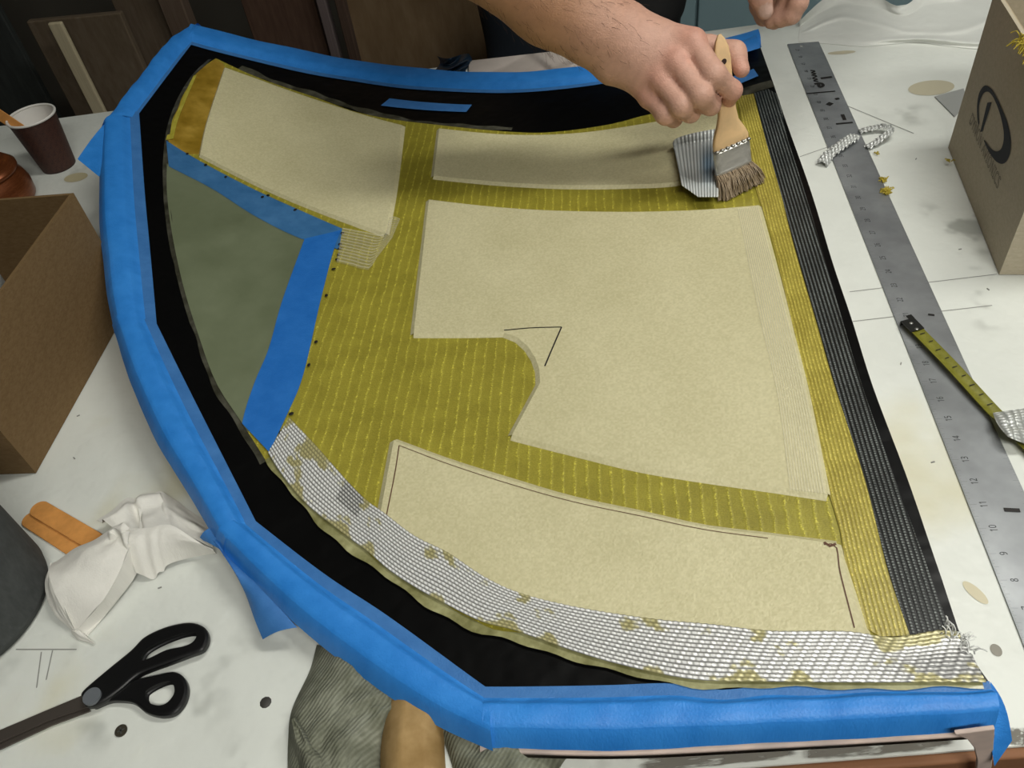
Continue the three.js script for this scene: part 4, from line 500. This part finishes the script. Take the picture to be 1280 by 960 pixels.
{ // grey towel bundle under the near rim
  const t = thing('towel_bundle', 'grey ribbed towel bundle wrapped with a tan band under the near rim', 'towel', at(480, 900)), n = noiseField(128, 128, 6, 611, 4, 0.5);
  const blob = (L, Rr, K, hmax, seed, na = 0.5) => { const a = resample(catmull(L.map(([x, y]) => V3(x, y, 0)), 4), 50), b = resample(catmull(Rr.map(([x, y]) => V3(x, y, 0)), 4), 50); return sheet(a.map((p, i) => Array.from({ length: K + 1 }, (_, j) => { const q = p.clone().lerp(b[i], j / K), v = j / K, k = n[((i * 2 + seed) % 128) * 128 + ((j * 3) % 128)], hgt = hmax * Math.min(1, Math.sqrt(Math.sin(Math.PI * clamp(v, 0.001, 0.999))) * 1.1) * (0.75 + na * (k - 0.5)); return at(q.x, q.y, 0.001 + hgt); })), (p) => [p.x * 0.85 + p.z * 0.52, p.z * 0.85 - p.x * 0.52]); };
  part('towel', blob([[396, 806], [388, 836], [364, 890], [360, 930], [360, 1010]], [[560, 830], [540, 870], [490, 900], [476, 940], [484, 1010]], 40, 0.03, 1), M.towel, t);
  part('towel_end', blob([[548, 860], [545, 900], [556, 930], [566, 960], [575, 1000]], [[760, 900], [740, 915], [715, 940], [700, 960], [690, 1000]], 30, 0.028, 40), M.towel, t);
  part('towel_fold', blob([[362, 900], [364, 930], [372, 970], [380, 1010]], [[370, 896], [392, 925], [420, 960], [430, 1010]], 16, 0.034, 70), M.towel, t);
  part('band', blob([[484, 840], [480, 880], [476, 930], [474, 1000]], [[580, 860], [562, 890], [556, 920], [560, 1000]], 20, 0.036, 20, 0.08), M.tan, t, 'smooth tan band');
}
{ // glass swatch next to the brush
  const rows = [], N = 13 * 8; for (let i = 0; i <= 40; i++) { const u = i / 40, row = []; for (let j = 0; j <= N; j++) { const v = j / N, x0 = lerp(841, 852, u), x1 = lerp(902, 898, u), yT = lerp(178, 160, Math.sqrt(v)), yB = lerp(231, 246, Math.min(1, v * 2.2)), px = lerp(x0, x1, v), py = lerp(yT, yB, u), curl = 0.009 * smooth(0.18, 0, u) + 0.008 * smooth(0.75, 1, u) + 0.008 * smooth(0.12, 0, v); row.push(S(px, py, 0.009 + curl + 0.0009 * Math.abs(Math.sin(v * 13 * Math.PI)))); } rows.push(row); }
  const map = tex(256, 128, (x, y) => { const v = x / 256, u = y / 128, k = Math.abs(Math.sin(v * 13 * Math.PI)), blue = Math.exp(-(((v - 0.72) / 0.16) ** 2) - (((u - 0.52) / 0.22) ** 2)), b = 140 + 78 * k + (u > 0.78 || u < 0.1 ? 20 * k : -8); return [b - 60 * blue, b + 4 - 38 * blue, b + 2 - 14 * blue]; }); map.wrapS = map.wrapT = THREE.ClampToEdgeWrapping;
  solo('glass_offcut', 'ribbed silvery glass swatch with curled ends touching the brush', 'glass cloth', sheet(rows, (p, u, v) => [v, u], 0.0006), phys({ map, roughness: 0.28, metalness: 0.2 }));
}

// ---------------------------------------------------------------- the brush
const bristleEnd = S(924, 238, 0.002), DB = bristleEnd.distanceTo(EYEP), tipP = along(899, 43, DB - 0.012), ferL = along(895, 222, DB + 0.004), ferR = along(939, 203, DB + 0.012);
{
  const f0 = ferL.clone().lerp(ferR, 0.5), up = tipP.clone().sub(f0), len = up.length(); up.normalize();
  const w = ferR.clone().sub(ferL), W = w.length(); w.addScaledVector(up, -w.dot(up) * 0.0); const skew = w.clone().normalize(), nrm = skew.clone().cross(up).normalize(); if (nrm.dot(EYEP.clone().sub(f0)) < 0) nrm.negate();
  const t = thing('paint_brush', 'flat chip brush with pale wooden handle held in the hand', 'brush', bristleEnd), B = (a, b, c) => f0.clone().addScaledVector(skew, a).addScaledVector(up, b).addScaledVector(nrm, c);
  const loftB = (sec, name, m, label) => { const rows = sec.map(([y, hw, ht, cx = 0]) => Array.from({ length: 33 }, (_, j) => { const a = j / 32 * 2 * Math.PI, ca = Math.cos(a), sa = Math.sin(a), e = 0.42; return B(cx + hw * Math.sign(ca) * Math.abs(ca) ** e, y, ht * Math.sign(sa) * Math.abs(sa) ** e); })); const cap = (r) => { const c = r.reduce((s, p) => s.add(p), V3(0, 0, 0)).divideScalar(r.length); return r.map(() => c.clone()); }; return part(name, sheet([cap(rows[0]), ...rows, cap(rows[rows.length - 1])], (p, u, v) => [v * 0.1, u * 0.1]), m, t, label); };
  const hw = W / 2, ht = 0.0062, FH = 0.031;
  loftB([[FH - 0.004, hw * 0.99, ht * 0.9], [FH + 0.006, hw * 0.97, ht * 0.95], [FH + 0.014, hw * 0.86, ht, -0.001], [FH + 0.026, hw * 0.6, ht, -0.0015], [FH + 0.038, hw * 0.48, ht, -0.0005], [FH + 0.05, 0.0098, ht, 0], [FH + 0.07, 0.0095, ht, 0], [FH + 0.09, 0.0098, ht, 0], [len - 0.03, 0.0102, ht * 0.95, 0], [len - 0.016, 0.0088, ht * 0.85, 0], [len - 0.006, 0.0055, ht * 0.6, 0], [len, 0.0018, ht * 0.3, 0]], 'handle', M.brushWood, 'pale wooden handle');
  const fer = std({ map: mottle([196, 194, 186], 0.22, { cells: 5, seed: 701, tile: 0.03, oct: 5 }), metalness: 0.6, roughness: 0.3 });
  loftB([[0, hw, ht + 0.0014], [0.005, hw, ht + 0.0014], [0.0062, hw, ht + 0.0006], [FH - 0.005, hw, ht + 0.0006], [FH, hw, ht + 0.0012]], 'ferrule', fer, 'shiny metal ferrule');
  for (let i = 0; i < 7; i++) { const g = new THREE.SphereGeometry(0.0024, 10, 8), p = B(lerp(-hw * 0.85, hw * 0.9, i / 6), FH - 0.001, ht + 0.001); g.scale(1.2, 0.8, 1); g.translate(p.x, p.y, p.z); part('ferrule_dimple', g, M.steel, t); }
  const hole = new THREE.CylinderGeometry(0.0031, 0.0031, 0.001, 18); hole.rotateX(Math.PI / 2); hole.applyMatrix4(new THREE.Matrix4().makeBasis(skew, up.clone(), nrm)); const hp = along(905, 77, 1).sub(EYEP).normalize(), hb = f0.clone().addScaledVector(nrm, ht + 0.0004), hd = nrm.dot(hb.clone().sub(EYEP)) / nrm.dot(hp), hq = EYEP.clone().addScaledVector(hp, hd); hole.translate(hq.x, hq.y, hq.z); part('hanging_hole', hole, std({ color: 0x2a130c }), t, 'dark hole');
  const be = bristleEnd.clone(), list = [], r = rng(711), right = S(952, 224, 0.004), left = S(902, 250, 0.002);
  const NB = 800; for (let i = 0; i < NB; i++) { const a = r(), c = r() * 2 - 1, s = B(lerp(-hw, hw, a), 0.002, c * ht), e = left.clone().lerp(right, a).add(V3((r() - 0.5) * 0.012, Math.abs(r() - 0.3) * 0.006, (r() - 0.5) * 0.014)), m = s.clone().lerp(e, 0.55).addScaledVector(nrm, 0.004 + c * 0.004).add(V3(0, 0.003, 0)); list.push(tube([s, m, e], 0.0007, 4, 4)); }
  const br = part('bristles', merge(list), M.bristle, t, 'resin soaked brown bristles'); br.userData.kind = 'stuff';
}

// ---------------------------------------------------------------- the person
const smin = (a, b, k) => { const h = Math.max(k - Math.abs(a - b), 0) / k; return Math.min(a, b) - h * h * k * 0.25; };
function cap(a, b, ra, rb) {                                                                      // distance to a tapered capsule
  const dx = b.x - a.x, dy = b.y - a.y, dz = b.z - a.z, L = dx * dx + dy * dy + dz * dz || 1e-9;
  return (x, y, z) => { const px = x - a.x, py = y - a.y, pz = z - a.z, t = clamp((px * dx + py * dy + pz * dz) / L), ex = px - dx * t, ey = py - dy * t, ez = pz - dz * t; return Math.sqrt(ex * ex + ey * ey + ez * ez) - (ra + (rb - ra) * t); };
}
const ball = (c, r, s = V3(1, 1, 1)) => (x, y, z) => { const a = (x - c.x) / s.x, b = (y - c.y) / s.y, d = (z - c.z) / s.z; return (Math.sqrt(a * a + b * b + d * d) - r) * Math.min(s.x, s.y, s.z); };
const union = (list, k) => (x, y, z) => { let d = 1e3; for (const f of list) d = smin(d, f(x, y, z), k); return d; };
const chain = (pts, rad, k) => union(pts.slice(1).map((p, i) => cap(pts[i], p, rad[i], rad[i + 1])), k);
function isoMesh(f, lo, hi, cell) {                                                                // surface nets
  const nx = Math.ceil((hi.x - lo.x) / cell) + 1, ny = Math.ceil((hi.y - lo.y) / cell) + 1, nz = Math.ceil((hi.z - lo.z) / cell) + 1, val = new Float32Array(nx * ny * nz), id = (i, j, k) => i + nx * (j + ny * k);
  for (let k = 0; k < nz; k++) for (let j = 0; j < ny; j++) for (let i = 0; i < nx; i++) val[id(i, j, k)] = f(lo.x + i * cell, lo.y + j * cell, lo.z + k * cell);
  const vert = new Int32Array(nx * ny * nz).fill(-1), pos = [], idx = [];
  for (let k = 0; k < nz - 1; k++) for (let j = 0; j < ny - 1; j++) for (let i = 0; i < nx - 1; i++) {
    let sx = 0, sy = 0, sz = 0, n = 0;
    for (let e = 0; e < 12; e++) { const ax = e >> 2, b = e & 1, c = (e >> 1) & 1, o = ax === 0 ? [0, b, c] : ax === 1 ? [b, 0, c] : [b, c, 0], q = o.slice(); q[ax] = 1; const va = val[id(i + o[0], j + o[1], k + o[2])], vb = val[id(i + q[0], j + q[1], k + q[2])]; if (va < 0 !== vb < 0) { const t = va / (va - vb); sx += lerp(o[0], q[0], t); sy += lerp(o[1], q[1], t); sz += lerp(o[2], q[2], t); n++; } }
    if (n) { vert[id(i, j, k)] = pos.length / 3; pos.push(lo.x + (i + sx / n) * cell, lo.y + (j + sy / n) * cell, lo.z + (k + sz / n) * cell); }
  }
  const quad = (a, b, c, d, flip) => { if (a < 0 || b < 0 || c < 0 || d < 0) return; flip ? idx.push(a, c, b, a, d, c) : idx.push(a, b, c, a, c, d); };
  for (let k = 1; k < nz - 1; k++) for (let j = 1; j < ny - 1; j++) for (let i = 1; i < nx - 1; i++) {
    const v = val[id(i, j, k)] < 0;
    if (v !== val[id(i + 1, j, k)] < 0) quad(vert[id(i, j - 1, k - 1)], vert[id(i, j, k - 1)], vert[id(i, j, k)], vert[id(i, j - 1, k)], !v);
    if (v !== val[id(i, j + 1, k)] < 0) quad(vert[id(i - 1, j, k - 1)], vert[id(i - 1, j, k)], vert[id(i, j, k)], vert[id(i, j, k - 1)], !v);
    if (v !== val[id(i, j, k + 1)] < 0) quad(vert[id(i - 1, j - 1, k)], vert[id(i, j - 1, k)], vert[id(i, j, k)], vert[id(i - 1, j, k)], !v);
  }
  return meshOf(pos, idx);
}
function paint(g, f) { const p = g.attributes.position, c = new Float32Array(p.count * 3); for (let i = 0; i < p.count; i++) { const q = f(p.getX(i), p.getY(i), p.getZ(i)); c.set(q, i * 3); } g.setAttribute('color', new THREE.BufferAttribute(c, 3)); const uv = new Float32Array(p.count * 2); for (let i = 0; i < p.count; i++) { uv[i * 2] = p.getX(i) + p.getZ(i) * 0.6; uv[i * 2 + 1] = p.getY(i) - p.getZ(i) * 0.8; } g.setAttribute('uv', new THREE.BufferAttribute(uv, 2)); return g; }
{
  const K = (x, y, d) => along(x, y, d), D = DB;
  // right hand: knuckles toward the viewer, fist closed round the brush handle
  const wa = K(818, 50, D + 0.0), wb = K(799, 92, D - 0.006), wrist = wa.clone().lerp(wb, 0.5);
  const mcp = [K(866, 53, D - 0.022), K(846, 78, D - 0.03), K(826, 99, D - 0.026), K(812, 120, D - 0.014)];
  const palm = [cap(wa, mcp[0], 0.023, 0.0165), cap(wa.clone().lerp(wb, 0.35), mcp[1], 0.022, 0.0165), cap(wa.clone().lerp(wb, 0.7), mcp[2], 0.022, 0.0155), cap(wb, mcp[3], 0.021, 0.0145), cap(K(836, 70, D + 0.02), K(862, 90, D + 0.016), 0.02, 0.02)];
  const fingers = [
    chain([mcp[0], K(892, 93, D - 0.05), K(915, 113, D - 0.026), K(911, 125, D - 0.008)], [0.0135, 0.0132, 0.0108, 0.009], 0.007),
    chain([mcp[1], K(876, 118, D - 0.056), K(888, 131, D - 0.03), K(880, 128, D - 0.006)], [0.0138, 0.0132, 0.0112, 0.0095], 0.007),
    chain([mcp[2], K(852, 132, D - 0.05), K(863, 141, D - 0.026), K(856, 134, D - 0.004)], [0.0132, 0.0126, 0.0106, 0.009], 0.007),
    chain([mcp[3], K(832, 143, D - 0.036), K(842, 148, D - 0.016), K(838, 138, D + 0.002)], [0.0124, 0.0112, 0.0096, 0.0085], 0.007),
  ];
  const thumb = chain([K(832, 62, D + 0.02), K(886, 60, D + 0.028), K(918, 66, D + 0.012), K(927, 87, D + 0.002)], [0.018, 0.0135, 0.0122, 0.0095], 0.01);
  const elbow = K(572, -76, D - 0.02), fore = chain([wa.clone().lerp(wb, 0.45), K(746, 34, D), K(690, 0, D), elbow], [0.034, 0.042, 0.049, 0.046], 0.02), palmF = union([...palm, cap(wa, K(790, 42, D), 0.021, 0.03), cap(wb, K(770, 78, D), 0.02, 0.028), fore], 0.014);
  const tendon = mcp.map((m) => ball(m.clone().addScaledVector(EYEP.clone().sub(m).normalize(), 0.006), 0.0105));
  const rightHand = (x, y, z) => { let d = palmF(x, y, z); for (const t of tendon) d = smin(d, t(x, y, z), 0.008); d = smin(d, thumb(x, y, z), 0.01); let e = 1e3; for (const f of fingers) e = smin(e, f(x, y, z), 0.002); return smin(d, e, 0.005); };
  // left hand: only thumb, bent fingers and palm show at the top edge
  const DL = 1.16, lw = K(1020, -50, DL + 0.02), lm = [K(962, -14, DL + 0.03), K(975, -22, DL + 0.01), K(990, -24, DL - 0.005), K(1002, -22, DL - 0.012)];
  const lf = [chain([lm[0], K(949, 7, DL + 0.05), K(955, 21, DL + 0.045), K(964, 23, DL + 0.03)], [0.0125, 0.0115, 0.0105, 0.009], 0.006), chain([lm[1], K(965, 5, DL + 0.03), K(962, 19, DL + 0.026), K(968, 28, DL + 0.02)], [0.013, 0.012, 0.0105, 0.009], 0.006), chain([lm[2], K(984, 7, DL + 0.008), K(974, 21, DL + 0.006), K(964, 27, DL + 0.008)], [0.013, 0.0122, 0.0108, 0.009], 0.006), chain([lm[3], K(998, 3, DL - 0.01), K(990, 19, DL - 0.006), K(976, 26, DL)], [0.012, 0.0112, 0.01, 0.0085], 0.006)];
  const lth = chain([K(985, -48, DL - 0.01), K(956, -30, DL - 0.035), K(950, -6, DL - 0.04), K(956, 14, DL - 0.036)], [0.017, 0.0145, 0.0128, 0.0102], 0.008), lElbow = V3(0.45, T + 0.38, -1.38), lPalm = union([...lm.map((m) => cap(lw, m, 0.021, 0.0145)), chain([lw, lElbow], [0.029, 0.044], 0.01)], 0.014);
  const leftHand = (x, y, z) => { let e = 1e3; for (const f of lf) e = smin(e, f(x, y, z), 0.003); return smin(smin(lPalm(x, y, z), lth(x, y, z), 0.01), e, 0.006); };
  // body
  const hip = V3(-0.045, 0.93, -1.70), chest = V3(-0.01, 1.27, -1.5), neck = V3(0.0, 1.44, -1.42), shR = V3(-0.19, 1.36, -1.40), shL = V3(0.18, 1.36, -1.42), head = V3(0.0, 1.58, -1.33), hw = 0.095;
  const legs = [-1, 1].map((s) => [V3(hip.x + s * hw, hip.y - 0.02, hip.z), V3(hip.x + s * 0.12, 0.5, hip.z + 0.02), V3(hip.x + s * 0.13, 0.09, hip.z - 0.04), V3(hip.x + s * 0.14, 0.045, hip.z + 0.12)]);
  const legF = union(legs.map((l) => chain(l, [0.085, 0.058, 0.042, 0.035], 0.03)), 0.02), torso = union([cap(V3(hip.x - 0.05, hip.y, hip.z), V3(hip.x + 0.05, hip.y, hip.z), 0.115, 0.115), cap(hip, chest, 0.125, 0.13), cap(V3(chest.x - 0.08, chest.y, chest.z), V3(chest.x + 0.08, chest.y, chest.z), 0.115, 0.115), cap(shR, shL, 0.06, 0.06), cap(chest, neck, 0.1, 0.06)], 0.06);
  const arms = union([chain([shR, elbow], [0.06, 0.046], 0.02), chain([elbow, K(690, 0, D)], [0.046, 0.049], 0.02), chain([shL, lElbow], [0.058, 0.044], 0.02)], 0.03);
  const headF = union([ball(head, 0.1, V3(0.78, 1.12, 0.95)), ball(head.clone().add(V3(0, -0.055, 0.045)), 0.06, V3(0.85, 1, 0.9)), cap(neck, head, 0.055, 0.055), cap(head.clone().add(V3(0, 0.005, 0.092)), head.clone().add(V3(0, -0.028, 0.118)), 0.009, 0.015), ball(head.clone().add(V3(-0.079, -0.01, -0.005)), 0.03, V3(0.4, 1, 0.6)), ball(head.clone().add(V3(0.079, -0.01, -0.005)), 0.03, V3(0.4, 1, 0.6)), cap(head.clone().add(V3(-0.02, -0.068, 0.096)), head.clone().add(V3(0.02, -0.068, 0.096)), 0.006, 0.006)], 0.018);
  const body = (x, y, z) => smin(smin(smin(torso(x, y, z), legF(x, y, z), 0.05), arms(x, y, z), 0.04), headF(x, y, z), 0.02);
  const fr = rng(801), freck = Array.from({ length: 240 }, () => [fr() * 0.6 - 0.35, T + 0.1 + fr() * 0.4, -0.85 - fr() * 0.4, 0.0008 + fr() * 0.0016]);
  const skin = (x, y, z) => { // redder knuckles and finger ends, browner forearm
    const p = V3(x, y, z), k = Math.max(...mcp.map((m) => Math.exp(-((p.distanceTo(m) / 0.017) ** 2)))), f = smooth(0.02, 0.14, p.distanceTo(wrist)) * (p.distanceTo(elbow) < wrist.distanceTo(elbow) ? 1 : 0), tip = Math.exp(-((p.distanceTo(K(916, 118, D - 0.02)) / 0.016) ** 2)) * 0.7 + Math.exp(-((p.distanceTo(K(926, 84, D)) / 0.012) ** 2)) * 0.4;
    let b = [0.58, 0.335, 0.25]; b = b.map((v, i) => lerp(v, [0.4, 0.205, 0.11][i], f)); const r = clamp(k * 0.75 + tip * 0.8); b = b.map((v, i) => lerp(v, [0.6, 0.22, 0.16][i], r));
    if (p.distanceTo(K(957, 13, DL - 0.045)) < 0.009) b = [0.6, 0.4, 0.33];
    const n = Math.sin(x * 310 + Math.sin(z * 270) * 2) * Math.sin(y * 290 + Math.sin(x * 240) * 2) * 0.05 + Math.sin(x * 900 + Math.sin(y * 700) * 2) * Math.sin(z * 800 + Math.sin(x * 650) * 2) * 0.04; return b.map((v) => v * (1 + n)); };
  const bb = (pts, m) => { const b = new THREE.Box3().setFromPoints(pts); return [b.min.addScalar(-m), b.max.addScalar(m)]; };
  const g1 = isoMesh(rightHand, ...bb([wa, wb, ...mcp, K(932, 148, D - 0.04), K(932, 60, D + 0.03), K(840, 150, D - 0.04), K(756, 40, D)], 0.045), 0.0028);
  const g2 = isoMesh((x, y, z) => Math.max(fore(x, y, z)), ...bb([K(792, 66, D), K(690, 0, D), K(620, -40, D - 0.01)], 0.06), 0.006);
  const g3 = isoMesh(leftHand, ...bb([lw, ...lm, K(945, 38, DL + 0.04), K(1010, 38, DL - 0.02)], 0.035), 0.003);
  const g4 = isoMesh(body, V3(-0.45, 0.0, -1.95), V3(0.62, 1.75, -0.8), 0.014), g5 = isoMesh((x, y, z) => lPalm(x, y, z), ...bb([lw, lElbow], 0.06), 0.008), gh = isoMesh(headF, head.clone().addScalar(-0.17), head.clone().addScalar(0.17), 0.005);
  const skinMat = phys({ vertexColors: true, roughness: 0.55, sheen: 0.15, sheenRoughness: 0.5, sheenColor: new THREE.Color(0.5, 0.3, 0.25), bumpMap: bumpNoise({ cells: 40, tile: 0.05, seed: 811 }), bumpScale: 0.0002, side: THREE.FrontSide });
  const t = thing('person', 'person in black shirt and dark jeans reaching over the table with a brush', 'person', V3(hip.x, 0, hip.z));
  const all = merge([g1, g2, g3, g4, g5, gh].map((g) => { paint(g, skin); return g; }).map((g) => { const q = g.toNonIndexed(); return q; }));
  // merge() keeps position, normal and uv; the colours follow the same order
  paint(all, skin);
  part('body', all, skinMat, t, 'bare forearms and hands');
  { // fine dark hairs on the forearm
    const h = rng(841), q = g2.attributes.position, nn = g2.attributes.normal, list = [], dir = wrist.clone().sub(elbow).normalize();
    for (let i = 0; i < 620; i++) { const k = Math.floor(h() * q.count), a = V3(q.getX(k), q.getY(k), q.getZ(k)), n = V3(nn.getX(k), nn.getY(k), nn.getZ(k)); if (n.dot(EYEP.clone().sub(a)) < -0.2 || Math.abs(fore(a.x, a.y, a.z)) > 0.002) continue; const L = 0.006 + h() * 0.008, d = dir.clone().multiplyScalar(0.5 + h() * 0.6).add(V3(h() - 0.5, h() - 0.7, h() - 0.5)).normalize(); list.push(tube([a, a.clone().addScaledVector(n, L * 0.3).addScaledVector(d, L * 0.5), a.clone().addScaledVector(n, L * 0.35).addScaledVector(d, L)], 0.00013, 3, 3)); }
    part('arm_hair', merge(list), std({ color: 0x4a3020, roughness: 0.7 }), t, 'fine dark forearm hair').userData.kind = 'stuff';
  }
  const shirtF = union([torso, chain([shR, shR.clone().lerp(elbow, 0.55)], [0.062, 0.052], 0.02), chain([shL, shL.clone().lerp(lElbow, 0.55)], [0.06, 0.05], 0.02), cap(V3(0.02, 1.12, -1.52), V3(0.04, 0.94, -1.58), 0.11, 0.1)], 0.03);
  part('shirt', isoMesh((x, y, z) => Math.max(shirtF(x, y, z) - 0.016, 0.87 + 0.14 * smooth(-0.03, -0.08, x) - y, -ball(neck.clone().add(V3(0, 0.06, 0.02)), 0.085)(x, y, z)), V3(-0.45, 0.8, -1.95), V3(0.62, 1.55, -1.05), 0.013), std({ map: mottle([24, 23, 24], 0.06, { cells: 8, seed: 821, tile: 0.3 }), roughness: 0.95 }), t, 'black shirt');
  const jean = std({ map: (() => { const n = noiseField(256, 256, 8, 823, 5, 0.6); return tex(256, 256, (x, y) => { const v = (n[y * 256 + x] - 0.5) * 40 + ((x + y) % 4 < 2 ? 4 : -4); return [38 + v, 47 + v, 58 + v]; }, { tile: 0.25 }); })(), roughness: 0.9 });
  part('jeans', isoMesh((x, y, z) => Math.max(smin(legF(x, y, z), torso(x, y, z), 0.05) - 0.02, y - 1.02, 0.1 - y), V3(-0.43, 0.06, -1.98), V3(0.33, 1.05, -1.45), 0.013), jean, t, 'dark blue jeans');
  const seam = []; for (let i = 0; i <= 16; i++) { const a = i / 16, p = upright(lerp(604, 668, a), lerp(28, 52, a) + 22 * Math.sin(a * 3.14 * 0.75), -1.56); seam.push(p); }
  const shoes = legs.map((l) => new RoundedBoxGeometry(0.1, 0.09, 0.28, 3, 0.035).translate(l[3].x, 0.046, l[3].z - 0.02)); for (const s of shoes) part('shoe', s, std({ color: 0x1c1a18, roughness: 0.7 }), t);
  part('hair', isoMesh((x, y, z) => Math.max(ball(head.clone().add(V3(0, 0.02, -0.012)), 0.106, V3(0.8, 1.1, 0.98))(x, y, z), 0.03 - (y - head.y) + 0.35 * (z - head.z) - 0.02), head.clone().addScalar(-0.18), head.clone().addScalar(0.18), 0.008), std({ color: 0x3a2a1e, roughness: 0.9 }), t, 'short brown hair');
  for (const s of [-1, 1]) { const p = head.clone().add(V3(s * 0.03, 0.006, 0.079)), e = new THREE.SphereGeometry(0.011, 16, 12); e.translate(p.x, p.y, p.z); const eye = part('eye', e, std({ color: 0xb9b2a8, roughness: 0.3 }), t), ir = new THREE.SphereGeometry(0.0055, 12, 10); ir.translate(p.x, p.y - 0.0028, p.z + 0.0068); part('iris', ir, std({ color: 0x2b2018, roughness: 0.2 }), eye); const br = cap(p.clone().add(V3(-0.014, 0.017, 0.012)), p.clone().add(V3(0.014, 0.017, 0.012)), 0.0035, 0.0035); part('eyebrow', isoMesh(br, p.clone().add(V3(-0.022, 0.008, 0.004)), p.clone().add(V3(0.022, 0.026, 0.02)), 0.002), std({ color: 0x3a2a1e, roughness: 0.9 }), t); }
}
renderer.render(scene, camera);
